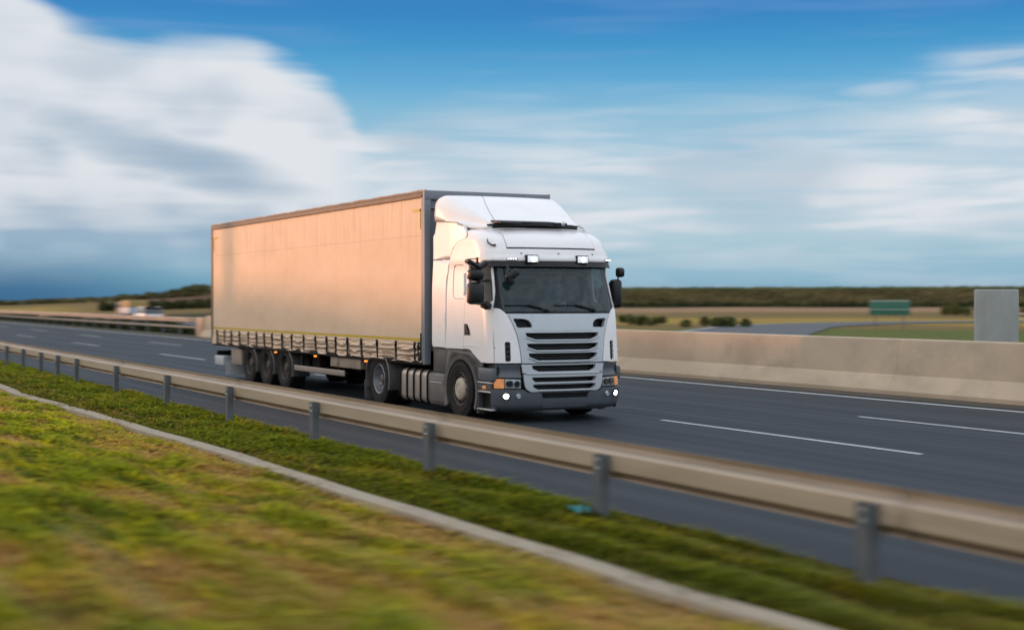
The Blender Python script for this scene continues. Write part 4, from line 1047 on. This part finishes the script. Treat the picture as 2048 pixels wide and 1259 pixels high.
# ------------------------------------------------------------ barriers
M_galv=mat('galvanised_rail',(.42,.345,.275),.5,.35,noisy=.10,nscale=(.25,3,3),nsc=2.,dirt=((.26,.20,.15),.5,1.3))
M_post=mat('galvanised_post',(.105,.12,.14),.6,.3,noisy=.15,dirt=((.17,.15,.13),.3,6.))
def wprof(z0):   # (offset towards the carriageway, height): back of the beam with its broad middle face
    return [(.055,.705),(.078,.700),(.088,.690),(.10,.650),(.09,.635),(.012,.606),(.0,.600),(-.004,.590),(-.004,.450),(.0,.438),(.075,.428),(.13,.418),(.10,.392),(.075,.378),(.055,.366)]
def beam(name,x0,x1,y,z0,sgn,root,m,n=60,th=.004):
    pr=wprof(z0); v=[];f=[]; N=len(pr)
    for i in range(n+1):
        x=x0+(x1-x0)*i/n
        for a,b in pr: v.append((x,y+sgn*a,b))
    for i in range(n):
        for k in range(N-1): f.append((i*N+k,i*N+k+1,i*N+N+k+1,i*N+N+k))
    return obj(name,fixn((v,f)),m,root,angle=18,solid=th)
gr=empty('guard_rail',(0,-4.95,0)); tag(gr,'tan steel crash barrier on posts along the near grass verge','crash barrier')
px=[17.1,12.95,9.35,5.5,1.6,-2.5,-6.6,-11.0,-15.4,-17.9,-20.4,-23.4,-26.5,-29.6,-33,-37,-41,-45,-49,-54,-59,-65]
ends=[21,13.2,5.6,-2.4,-10.9,-18,-26.6,-37,-49,-75]
for a,b in zip(ends,ends[1:]):
    beam('rail_beam',b,a,-4.90+.0*a,.545,1,gr,M_galv,n=30)
for x in px:
    g=G(); y=-5.0
    # sigma post: web and two flanges
    g.box(x-.065,x+.065,y-.005,y+.0,-.3,.585); g.box(x-.071,x-.064,y-.005,y+.085,-.3,.585); g.box(x+.064,x+.071,y-.005,y+.085,-.3,.585); g.box(x-.065,x-.04,y+.085,y+.090,-.3,.585); g.box(x+.04,x+.065,y+.085,y+.090,-.3,.585)
    p_=obj('post',g.out(),M_post,gr)
    g=G().lathe([(0,-.012),(.014,-.010),(.018,0)],(x,-5.006,.46),n=8); g.lathe([(0,-.012),(.012,-.010),(.016,0)],(x,-5.006,.54),n=8); obj('bolt',g.out(),M_chrome,p_)
# far median barrier of steel (left of the lorry) with two rails
mr=empty('median_rail',(-60,9.9,0)); tag(mr,'twin-beam steel median barrier beyond the lanes, left of the trailer','crash barrier')
for zz,hh in((.92,.27),(.50,.13)):
    g=G(); v=[];f=[]
    pr=[(0,zz+hh/2),(-.05,zz+hh/2-.03),(-.05,zz+hh*.18),(0,zz+.02),(0,zz-.02),(-.05,zz-hh*.18),(-.05,zz-hh/2+.03),(0,zz-hh/2)]
    for i in range(81):
        x=-420+362.5*i/80
        for a,b in pr: v.append((x,9.9+a,b))
    for i in range(80):
        for k in range(7): f.append((i*8+k,i*8+k+1,i*8+9+k,i*8+8+k))
    obj('rail_beam',fixn((v,f)),M_galv,mr,angle=50,solid=.004)
for k in range(40):
    x=-58.5-k*4; g=G().box(x-.05,x+.05,9.91,10.0,-.1,.98); obj('post',g.out(),M_post,mr)
g=G().box(-58.2,-57.0,9.7,10.1,0,1.08,.05); obj('end_terminal',g.out(),mat('terminal_sunlit',(.52,.33,.22),.6,noisy=.1),mr)  # low sun on the barrier end is put into this orange colour
# concrete wall segments
wall_m=mat('barrier_concrete',(.48,.38,.275),.85,noisy=.18,nscale=(.5,1,.8),nsc=1.6,bump=.004,bscale=25,dirt=((.27,.20,.14),.6,.8))
jp=[(9.55,-.05),(9.55,.09),(9.74,.36),(9.80,.42),(9.885,1.10),(9.90,1.165),(9.925,1.19),(10.10,1.19),(10.125,1.165),(10.14,1.10),(10.22,.42),(10.28,.36),(10.46,.09),(10.46,-.05)]
wl=empty('concrete_barrier',(-20,10,0)); tag(wl,'long tan concrete median wall behind the far edge line','concrete barrier')
x=-56.8; L=6.0
while x<60:
    g=G().prism([(a,b) for a,b in jp],x+.002,x+L-.002,axis='x')
    bm=fixn(g.out()); obj('wall_segment',bm,wall_m,wl,angle=25,bevel=.004); x+=L
# ------------------------------------------------------------ vehicles on the opposite carriageway
def car(name,loc,label,body,height=1.5,length=4.5,cat='car'):
    """an estate car; local frame: nose towards -x"""
    r=empty(name,loc); tag(r,label,cat); X,Y,Z=loc
    secs=[(-2.2,.45,.72,.78),(-2.05,.32,.82,.84),(-1.2,.28,.98,.88),(0,.26,1.0,.90),(1.4,.28,1.02,.89),(2.05,.34,.98,.86),(2.25,.45,.9,.80)]
    def loft(secs,taper):
        v=[];f=[]
        for x,zb,zt,w in secs:
            sec=[(-w,zb+.08),(-w*1.01,(zb+zt)/2),(-w*.97,zt-.06),(-w*taper,zt),(w*taper,zt),(w*.97,zt-.06),(w*1.01,(zb+zt)/2),(w,zb+.08),(w*.9,zb),(-w*.9,zb)]
            v+=[(X+x,Y+a,Z+b) for a,b in sec]
        N=10
        for i in range(len(secs)-1):
            for k in range(N): f.append((i*N+k,i*N+(k+1)%N,(i+1)*N+(k+1)%N,(i+1)*N+k))
        f+=[tuple(range(N)),tuple((len(secs)-1)*N+k for k in range(N))]
        return fixn((v,f))
    obj('body',loft(secs,.9),body,r,angle=40,bevel=.02)
    H=height
    obj('cabin_glass',loft([(-1.2,.9,.99,.84),(-.45,.9,H-.06,.74),(.3,.9,H-.03,.73),(1.7,.9,H-.07,.72),(2.15,.9,1.0,.78)],.8),mat('car_glass',(.02,.025,.03),.08),r,angle=40)
    obj('roof',loft([(-.5,H-.07,H-.03,.70),(.3,H-.05,H+.0,.70),(1.72,H-.08,H-.03,.68)],.9),body,r,angle=40)
    g=G()
    for s in(-1,1):
        for x in(-.05,.98): g.obox((X+x,Y+s*.80,Z+(H+.95)/2),(.07,.05,H-.98),(R(s*12),0,0),.01)
    obj('pillar',g.out(),body,r)
    for x in(-1.35,1.35):
        for s in(-1,1):
            w=obj('wheel',fixn(G().lathe([(.0,.06),(.2,.08),(.22,.11),(.30,.11),(.33,.08),(.33,-.1),(.2,-.1)],(X+x,Y+s*.78,Z+.33),n=24,sgn=s).out()),M_rub,r)
    for s in(-1,1):
        obj('tail_lamp',G().box(X+2.16,X+2.27,Y+s*.62,Y+s*.84,Z+.68,Z+.88,.02).out(),M_red,r)
    return r
car('estate_car',(-98,16.6,.0),'small white estate car passing beyond the median rail','' or mat('car_white',(.75,.70,.66),.3,coat=.5,noisy=.03),1.5)
def van(loc):
    r=empty('box_truck',loc); tag(r,'dark-cabbed flatbed lorry with yellowish load left of the white car','lorry'); X,Y,Z=loc
    g=G().prism([(X-3.0,Z+.5),(X-3.05,Z+1.15),(X-2.75,Z+1.9),(X-1.3,Z+1.95),(X-1.3,Z+.5)],Y-.95,Y+.95)
    c=obj('cab',fixn(g.out()),mat('truck_blue',(.05,.07,.10),.4,coat=.4),r,bevel=.06)
    for s in(-1,1): obj('window',G().box(X-2.6,X-1.6,Y+s*.945,Y+s*.96,Z+1.25,Z+1.75,.01).out(),MATS['car_glass'],c)
    obj('flatbed',G().box(X-1.25,X+2.8,Y-1.0,Y+1.0,Z+.75,Z+1.35,.03).out(),mat('truck_grey',(.35,.42,.48),.5,noisy=.05),r)
    g=G(); 
    for k in range(4): g.box(X-1.1+k*.95,X-.2+k*.95,Y-.9,Y+.9,Z+1.36,Z+2.02+.05*(k%2),.05)
    obj('load',g.out(),mat('load_tan',(.34,.24,.09),.7,noisy=.15),r)
    for x in(-2.2,1.7):
        for s in(-1,1): obj('wheel',fixn(G().lathe([(.0,.08),(.2,.1),(.24,.14),(.36,.14),(.4,.1),(.4,-.12),(.2,-.12)],(X+x,Y+s*.85,Z+.4),n=24,sgn=s).out()),M_rub,r)
van((-121,20.6,.0))
# green motorway sign on two posts, beyond the barrier
sg=empty('motorway_sign',(-60,60,0)); tag(sg,'blank dark green direction board on two posts beyond the slip road','road sign')
sc=Vector((-58,60,0)); dirx=Vector((-.55,.835,0)); 
def oriented(c,w,h,d,yaw,z,b=.02):
    g=G(); g.obox((c.x,c.y,z),(d,w,h),(0,0,yaw),b); return g.out()
ya=math.atan2(CAMP.y-60+30,CAMP.x+58)
obj('board',oriented(sc,2.9,1.05,.06,ya,1.52),mat('sign_green',(.03,.13,.085),.45,noisy=.1),sg)
obj('border',oriented(sc+Vector((.035,-.02,0)),2.78,.05,.03,ya,1.99),M_paint,sg)
obj('border',oriented(sc+Vector((.035,-.02,0)),2.78,.04,.03,ya,1.38),M_paint,sg)
for s in(-1,1):
    q=sc+Vector((-math.sin(ya)*s*1.0-.06,math.cos(ya)*s*1.0,0)); g=G().tube([(q.x,q.y,-.1),(q.x,q.y,2.0)],.05,10); obj('post',g.out(),M_post,sg)
# pale grey roadside cabinet/pillar standing right behind the concrete barrier
cb=empty('roadside_pillar',(-1.5,11.6,0)); tag(cb,'tall pale grey rectangular pillar behind the concrete wall at the right edge','pillar')
M_pil=mat('pillar_grey',(.27,.29,.28),.7,noisy=.10,nscale=(1,1,.4),nsc=4.,dirt=((.2,.19,.16),.5,2.5))
PX=-1.72
g=G().obox((PX,11.62,1.12),(.30,.88,2.26),(0,0,R(-35)),.03); obj('shaft',g.out(),M_pil,cb)
g=G().obox((PX,11.62,.06),(.5,1.1,.2),(0,0,R(-35)),.02); obj('plinth',g.out(),M_conc,cb)
# metal hand rails beside the slip road
M_fence=mat('rail_metal',(.33,.33,.33),.6,noisy=.1)
fe=empty('slip_road_fence',(-66,62,0)); tag(fe,'thin pale post-and-rail fence alongside the grey slip road','fence')
P=[(-84+6*k,52+ .55*k*k*.25) for k in range(9)]
P=[(-88+5*k,100-4.2*k) for k in range(9)]
g=G(); g.tube([(a,b,.95) for a,b in P],.05,6); g.tube([(a,b,.55) for a,b in P],.04,6); obj('rail',g.out(),M_fence,fe)
for a,b in P: obj('post',G().tube([(a,b,-.1),(a,b,1.05)],.05,6).out(),M_fence,fe)

# ------------------------------------------------------------ leafy things
def leaf_mat(name,c1,c2,rough=.75):
    m=bpy.data.materials.new(name); m.use_nodes=True; T=NT(m.node_tree); b=T.n['Principled BSDF']
    a=T.new('ShaderNodeAttribute',attribute_name='tint'); sp=T.new('ShaderNodeSeparateColor'); T.l.new(a.outputs['Color'],sp.inputs[0])
    c=T.mix(sp.outputs[0],(*c1,1),(*c2,1)); T.put(b.inputs['Base Color'],c); b.inputs['Roughness'].default_value=rough; b.inputs['Specular IOR Level'].default_value=.15
    return m
def quadcloud(cen,size,rnd,flat=.0,z_el=1.):
    """numpy: one small leaf quad per centre"""
    n=len(cen); a=rnd.normal(size=(n,3)); a/=np.linalg.norm(a,axis=1)[:,None]; b=rnd.normal(size=(n,3)); b-= (a*b).sum(1)[:,None]*a; b/=np.linalg.norm(b,axis=1)[:,None]
    s=(size*rnd.uniform(.6,1.4,n))[:,None]
    v=np.stack([cen-a*s-b*s*.5,cen+a*s-b*s*.5,cen+a*s+b*s*.5,cen-a*s+b*s*.5],1).reshape(-1,3)
    return v,np.arange(4*n).reshape(n,4)
def raw(name,v,f,m,tint=None,parent=None,cols=None):
    me=bpy.data.meshes.new(name); nv,nf=len(v),len(f)
    off=Vector((0,0,0))
    if parent is not None: off=Vector(parent.location)
    v=np.asarray(v,dtype=np.float32)-np.array(off,dtype=np.float32)
    k=f.shape[1]
    me.vertices.add(nv); me.vertices.foreach_set('co',v.ravel()); me.loops.add(nf*k); me.loops.foreach_set('vertex_index',f.astype(np.int32).ravel()); me.polygons.add(nf)
    me.polygons.foreach_set('loop_start',np.arange(nf,dtype=np.int32)*k); me.polygons.foreach_set('loop_total',np.full(nf,k,dtype=np.int32)); me.update(calc_edges=True)
    if tint is not None:
        at=me.color_attributes.new('tint','FLOAT_COLOR','POINT'); c=np.repeat(tint,k,axis=0) if len(tint)*k==nv else tint
        if c.ndim==1: c=np.stack([c,c,c,np.ones_like(c)],1)
        at.data.foreach_set('color',c.astype(np.float32).ravel())
    me.materials.append(m); o=bpy.data.objects.new(name,me); COL.objects.link(o)
    if parent is not None: o.parent=parent
    return o
M_leaf=leaf_mat('shrub_leaf',(.07,.085,.03),(.15,.15,.05)); M_hedge=leaf_mat('hedge_leaf',(.016,.024,.008),(.06,.065,.02)); M_wood=leaf_mat('crop_leaf',(.055,.050,.020),(.13,.11,.045)); M_bark=mat('bark',(.06,.045,.03),.9,noisy=.3)
def place(u,D):
    az=YAW-u/2.87; x=CAMP.x+D*math.cos(az); y=CAMP.y+D*math.sin(az); return x,y,h_far(x,y)
def shrub(u,D,w,h,label,seed,cat='shrub',name='shrub',trunk=.2,n=900):
    rnd=np.random.default_rng(seed); x,y,z=place(u,D); r=empty(name,(x,y,z)); tag(r,label,cat,'bushes and trees beyond the motorway')
    K=9; cc=np.stack([rnd.uniform(-.7,.7,K)*w/2,rnd.uniform(-.7,.7,K)*w/2,rnd.uniform(.35,.85,K)*h],1); rr=rnd.uniform(.25,.42,K)*min(w,h*1.3)
    k=rnd.integers(0,K,n); d=rnd.normal(size=(n,3)); d/=np.linalg.norm(d,axis=1)[:,None]; c=cc[k]+d*(rr[k]*rnd.uniform(.5,1.05,n)**.5)[:,None]*np.array([1,1,.8]); c[:,2]=np.clip(c[:,2],.03,None)
    v,f=quadcloud(c+np.array([x,y,z]),.055*max(w,h)**.8,rnd); tint=np.clip(.5+.35*rnd.normal(size=n)*.6+.25*np.sin(k*2.1),0,1)
    raw('crown',v,f,M_leaf,tint,r)
    g=G()
    g.tube([(x,y,z-.1),(x+.05*w,y,z+h*trunk),(x+.08*w,y+.03,z+h*.6)],[.05*h,.035*h,.015*h],7)
    for q in range(4):
        a=rnd.uniform(0,6.28); g.tube([(x+.04*w,y,z+h*(trunk+.05*q)),(x+math.cos(a)*w*.3,y+math.sin(a)*w*.3,z+h*(.55+.08*q))],[.02*h,.008*h],5)
    obj('trunk',g.out(),M_bark,r); return r
for i,(u,D,w,h,lab) in enumerate([(.245,118,5.0,.6,'low green bush just right of the lorry mirror, above the barrier'),(.40,112,6,.55,'wide low green bush above the concrete wall left of the slip road'),(.735,210,5,1.4,'dark bush standing at the left side of the green sign'),(.865,205,6,1.5,'dark bush standing at the right side of the green sign'),(.99,190,4,1.2,'dark bush beside the tall grey pillar')]):
    shrub(u,D,w,h,lab,100+i)
for i,(u,D,w,h,lab) in enumerate([(-.625,298,6,1.7,'dark tree on the hill crest right behind the trailer rear'),(-.655,300,6,1.1,'low dark tree second from the trailer on the hill crest'),(-.70,300,7,.9,'squat dark tree on the hill slope further from the trailer'),(-.745,300,5,.8,'smallest dark bush lowest on the hill crest'),(-.605,290,6,1.9,'dark tree half hidden by the trailer rear edge')]):
    shrub(u,D,w,h,lab,200+i,'tree','crest_tree',.3)
# hedgerows and far crop belts: nobody could count them
def belt(name,u0,u1,D0,D1,h0,h1,n,size,m,seed,zf=0.):
    rnd=np.random.default_rng(seed); u=rnd.uniform(u0,u1,n); D=rnd.uniform(D0,D1,n); az=YAW-u/2.87
    x=CAMP.x+D*np.cos(az); y=CAMP.y+D*np.sin(az); z=np.array([h_far(a,b) for a,b in zip(x,y)])
    mod=.85+.12*np.sin(u*37+seed)*np.sin(u*91+D*.03)+.08*np.sin(u*211)
    zz=z+rnd.uniform(0,1,n)**.7*(h0+(h1-h0)*rnd.uniform(0,1,n))*mod
    v,f=quadcloud(np.stack([x,y,zz],1),size,rnd); t=np.clip(.45+.3*rnd.normal(size=n)+.3*np.sin(u*23+D*.05),0,1)
    o=raw(name,v,f,m,t); o['kind']='stuff'; return o
belt('hedgerow',-.38,1.6,294,304,.4,.9,11000,.32,M_hedge,1)
belt('distant_crop',-.38,1.6,308,418,.15,.5,52000,.34,M_wood,2)
belt('distant_thicket',-.38,1.6,405,425,.2,.9,22000,.28,M_leaf,3)
belt('hedgerow',-.80,-.40,205,212,.5,1.3,4000,.3,M_hedge,4)
belt('distant_crop',-1.35,-.42,285,300,.2,.7,9000,.4,M_wood,5)
def strip(name,x0,x1,y0,y1,h,n,size,m,seed):
    rnd=np.random.default_rng(seed); x=rnd.uniform(x0,x1,n); y=rnd.uniform(y0,y1,n)
    z=rnd.uniform(0,1,n)*h*(.7+.3*np.sin(x*.4)*np.sin(x*.17+1))
    v,f=quadcloud(np.stack([x,y,z],1),size,rnd); o=raw(name,v,f,m,np.clip(.4+.3*rnd.normal(size=n),0,1)); o['kind']='stuff'; return o
strip('median_shrubbery',-260,-58.5,10.6,12.6,.72,34000,.10,M_hedge,6)

# ------------------------------------------------------------ grass
def grass_mat():
    m=bpy.data.materials.new('grass_blades'); m.use_nodes=True; T=NT(m.node_tree); b=T.n['Principled BSDF']
    a=T.new('ShaderNodeAttribute',attribute_name='tint'); T.put(b.inputs['Base Color'],a.outputs['Color']); b.inputs['Roughness'].default_value=.7; b.inputs['Specular IOR Level'].default_value=.2
    tr=T.new('ShaderNodeBsdfTranslucent'); T.l.new(a.outputs['Color'],tr.inputs[0]); mx=T.new('ShaderNodeMixShader'); mx.inputs[0].default_value=.45; T.l.new(b.outputs[0],mx.inputs[1]); T.l.new(tr.outputs[0],mx.inputs[2]); T.l.new(mx.outputs[0],T.n['Material Output'].inputs[0])
    return m
M_grass=grass_mat()
PAL=np.array([(.38,.41,.030),(.20,.26,.028),(.70,.60,.030),(.62,.40,.16),(.52,.21,.09),(.13,.13,.035)])
def fnoise(x,y,sx,sy,seed):
    return np.array([noise.noise(Vector((a*sx,b*sy,seed))) for a,b in zip(x,y)])
def grass(name,n,yfun,xdist,seed,hmin,hmax,wind,mixer,gain=1.):
    rnd=np.random.default_rng(seed)
    D=xdist(rnd,n); x=CAMP.x-D; y=yfun(rnd,x,n)
    z=np.array([gh(a,b) for a,b in zip(x,y)])-.02
    # tufts
    tn=fnoise(x,y,.65,3.9,seed+.5); big=.6*fnoise(x,y,.30,.9,seed+9.1)+.5*fnoise(x,y,1.1,2.2,seed+19.1); fine=fnoise(x,y,1.,8.,seed+4.)
    hgt=rnd.uniform(hmin,hmax,n)*(1.+.9*np.clip(tn,-.6,1))
    wid=(.004+.0007*D)*rnd.uniform(.6,1.4,n)
    # blades are combed along the road by passing traffic, each with its own spread
    ang=rnd.normal(0.,.35,n); lean=wind*rnd.uniform(.5,1.5,n)
    dx,dy=np.cos(ang)*lean*hgt,np.sin(ang)*lean*hgt
    sx,sy=-np.sin(ang+rnd.normal(0,.6,n)),np.cos(ang+rnd.normal(0,.6,n))
    b0=np.stack([x,y,z],1); side=np.stack([sx*wid,sy*wid,np.zeros(n)],1)
    mid=b0+np.stack([dx*.35,dy*.35,hgt*.62],1); tip=b0+np.stack([dx,dy,hgt*.92],1)
    v=np.stack([b0-side,b0+side,mid+side*.8,mid-side*.8,tip+side*.12,tip-side*.12],1).reshape(-1,3)
    i=np.arange(n)*6; f=np.concatenate([np.stack([i,i+1,i+2,i+3],1),np.stack([i+3,i+2,i+4,i+5],1)])
    wts=mixer(x,y,tn,big,fine,rnd); wts=np.clip(wts,0.001,None); wts/=wts.sum(1)[:,None]
    pick=(wts.cumsum(1)>rnd.uniform(size=(n,1))).argmax(1)
    c=.5*PAL[pick]+.5*(wts**2.5/(wts**2.5).sum(1)[:,None])@PAL; c*=gain*rnd.uniform(.75,1.3,(n,1))*1.15
    c=np.concatenate([c,np.ones((n,1))],1); c6=np.repeat(c,6,axis=0)
    o=raw(name,v,f,M_grass,c6); o['kind']='stuff'; return o
def near_x(rnd,n):   # metres ahead of the camera, denser close by
    return np.exp(rnd.uniform(math.log(3.2),math.log(75),n))
def bank_y(rnd,x,n):
    lim=np.array([kerb_y(a) for a in x])-.09
    u=rnd.uniform(0,1,n)
    D=CAMP.x-x
    lo=np.maximum(CAMP.y+.125*D-1.2,-12.6); lo=np.minimum(lo,-8.)
    return lim+(lo-lim)*u
def mixbank(x,y,tn,big,fine,rnd):
    g=1.+2.2*tn; dg=.7-1.8*big; ye=.6+2.8*fine; tan=.75+3.2*big-1.6*tn+1.3*np.clip((y+7.6)/1.2,0,1); rd=.28+1.4*np.clip(big,0,1)+.4*np.clip((y+7.6)/1.2,0,1); dk=.3-1.4*fine
    return np.clip(np.stack([g,dg,ye,tan,rd,dk],1),0.02,None)
def mixverge(x,y,tn,big,fine,rnd):
    return np.clip(np.stack([.9+tn-1.5*big,1.3-1.2*big,.35+1.3*fine+big,.10+.5*big,.12+.9*np.clip(-5.85-y,0,1)+.5*np.clip(big,0,1),.8-.5*tn+2.2*np.clip(-5.75-y,0,1)],1),0.02,None)
grass('bank_grass',210000,bank_y,near_x,11,.04,.12,2.6,mixbank,1.0)
grass('verge_grass',110000,lambda r,x,n:(lambda k:k+(-4.66-k)*r.uniform(0,1,n))(np.array([kerb_y(a) for a in x])+.07),near_x,12,.04,.12,2.0,mixverge,.78)
# a few stones of pale soil and dry stalks standing proud


# a scrap of teal plastic caught at the foot of a post
g=G(); c0=Vector((9.28,-5.16,.05))
pts=[]
for i in range(7):
    for j in range(6): pts.append((c0.x+(i-3)*.035+.012*math.sin(j*2.1+i),c0.y+(j-2.5)*.03+.01*math.sin(i*1.7),c0.z+.035+.03*math.sin(i*1.9+j*1.3)+.02*math.cos(j*2.7)))
lt=obj('plastic_scrap',(pts,[(i*6+j,i*6+j+6,i*6+j+7,i*6+j+1) for i in range(6) for j in range(5)]),mat('teal_plastic',(.03,.22,.24),.4,noisy=.2),angle=60,solid=.003); tag(lt,'crumpled teal plastic scrap in the grass at the foot of a barrier post','litter')
# unseen mast added left of the view to cast a soft shadow on the trailer
ms=empty('shadow_mast',(-42.3,-24,1.6)); tag(ms,'unseen tall mast added on the bank to cast a shadow on the trailer side','mast')
obj('shaft',G().tube([(-42.3,-24,1.0),(-42.3,-24,5.),(-42.3,-24,11.)],[.24,.22,.17],14).out(),M_bark,ms)
obj('cross_arm',G().box(-43.2,-41.4,-24.06,-23.94,10.3,10.42,.01).out(),M_bark,ms)

# ------------------------------------------------------------ the driver, seen dimly through the windscreen
dv=empty('person',(-1.3,.62,1.76)); tag(dv,'driver seated behind the dark windscreen of the lorry, hands on the steering wheel','person')
def skin(name,nodes,edges,m,root,subs=1,rt_=0):
    bm=bmesh.new(); L=bm.verts.layers.skin.verify(); vs=[]
    for i,(x,y,z,r) in enumerate(nodes):
        v=bm.verts.new((x,y,z)); rr=r if isinstance(r,tuple) else (r,r); v[L].radius=rr; v[L].use_root=(i==rt_); vs.append(v)
    for a,b in edges: bm.edges.new((vs[a],vs[b]))
    o=obj(name,bm,m,root,angle=180); k=o.modifiers.new('skin','SKIN'); k.use_smooth_shade=True; s_=o.modifiers.new('sub','SUBSURF'); s_.levels=subs; s_.render_levels=subs; return o
M_skin=mat('skin_tone',(.42,.25,.18),.55); M_shirt=mat('shirt_cloth',(.09,.09,.11),.9,noisy=.1); M_jean=mat('jeans_cloth',(.03,.04,.07),.9); M_hair=mat('hair',(.03,.02,.015),.7)
N=[(-1.30,.62,1.84,.12),(-1.36,.62,2.02,.115),(-1.37,.62,2.18,.12),(-1.36,.62,2.29,.06),(-1.345,.62,2.36,.052),(-1.33,.62,2.43,(.072,.078)),(-1.335,.62,2.50,(.080,.092)),(-1.345,.62,2.555,(.062,.075))]
E_=[(i,i+1) for i in range(7)]
wc=Vector((-.86,.62,1.93)); MW=Matrix.Translation(wc)@Matrix.Rotation(R(-55),4,'Y')
for s in(-1,1):
    hp=MW@Vector((.04,s*.235,.0)); b=len(N)
    N+=[(-1.36,.62+s*.17,2.235,.058),(-1.28,.62+s*.255,2.07,.046),(-1.17,.62+s*.27,1.95,.038),(-1.03,.62+s*.255,hp.z-.01,.030),(hp.x-.075,hp.y+s*.012,hp.z+.01,.022),(hp.x-.035,hp.y,hp.z+.012,(.030,.016))]
    E_+=[(2,b),(b,b+1),(b+1,b+2),(b+2,b+3),(b+3,b+4),(b+4,b+5)]
    for f in range(4):
        dz=(f-1.5)*.019; q=len(N); ln=(.9,1.,.95,.8)[f]
        N+=[(hp.x-.01,hp.y+s*.012,hp.z+dz+.012,.0085),(hp.x+.020*ln,hp.y+s*.004,hp.z+dz+.008,.008),(hp.x+.022*ln,hp.y-s*.020,hp.z+dz+.006,.007),(hp.x-.002,hp.y-s*.030,hp.z+dz+.004,.006)]
        E_+=[(b+5,q),(q,q+1),(q+1,q+2),(q+2,q+3)]
    q=len(N); N+=[(hp.x-.035,hp.y-s*.022,hp.z+.030,.010),(hp.x-.012,hp.y-s*.036,hp.z+.036,.008)]; E_+=[(b+5,q),(q,q+1)]
    q=len(N); N+=[(-1.18,.62+s*.10,1.83,.085),(-.88,.62+s*.13,1.85,.065),(-.76,.62+s*.13,1.60,.048),(-.72,.62+s*.13,1.38,.036),(-.62,.62+s*.13,1.30,.034)]; E_+=[(0,q),(q,q+1),(q+1,q+2),(q+2,q+3),(q+3,q+4)]
body=skin('body',N,E_,M_skin,dv)
N2=[(-1.30,.62,1.84,.138),(-1.36,.62,2.02,.132),(-1.37,.62,2.18,.136),(-1.36,.62,2.285,.075)]; E2=[(0,1),(1,2),(2,3)]
for s in(-1,1):
    b=len(N2); N2+=[(-1.36,.62+s*.175,2.235,.073),(-1.28,.62+s*.258,2.07,.060),(-1.17,.62+s*.272,1.95,.051),(-1.06,.62+s*.258,2.0,.042)]; E2+=[(2,b),(b,b+1),(b+1,b+2),(b+2,b+3)]
skin('shirt',N2,E2,M_shirt,dv)
N3=[(-1.30,.62,1.80,.12)]; E3=[]
for s in(-1,1):
    b=len(N3); N3+=[(-1.18,.62+s*.10,1.83,.10),(-.88,.62+s*.13,1.85,.078),(-.76,.62+s*.13,1.60,.062),(-.725,.62+s*.13,1.40,.055)]; E3+=[(0,b),(b,b+1),(b+1,b+2),(b+2,b+3)]
skin('trousers',N3,E3,M_jean,dv)
g=G(); g.lathe([(.0,.118),(.045,.108),(.076,.075),(.088,.03),(.089,-.01),(.080,-.05)],(-1.362,.62,2.515),axis='z',n=24)
hv=[(x if x<-1.30 or z>2.57 else -1.30-(x+1.30)*.2,y,z) for x,y,z in g.v]; obj('hair',(hv,g.f),M_hair,dv,angle=80)
g=G(); g.tube([(-1.262,.62,2.505),(-1.238,.62,2.475),(-1.258,.62,2.468)],[.009,.014,.010],8)
for s in(-1,1):
    g.lathe([(0,.012),(.010,.008),(.013,0)],(-1.262,.62+s*.032,2.508),axis='x',n=10)
    g.lathe([(0,.014),(.016,.010),(.022,0)],(-1.345,.62+s*.078,2.49),axis='y',n=10,sgn=s)
obj('face',g.out(),M_skin,dv,angle=80)
obj('mouth',G().box(-1.262,-1.252,.597,.643,2.440,2.448,.003).out(),mat('lips',(.30,.12,.10),.5),dv)
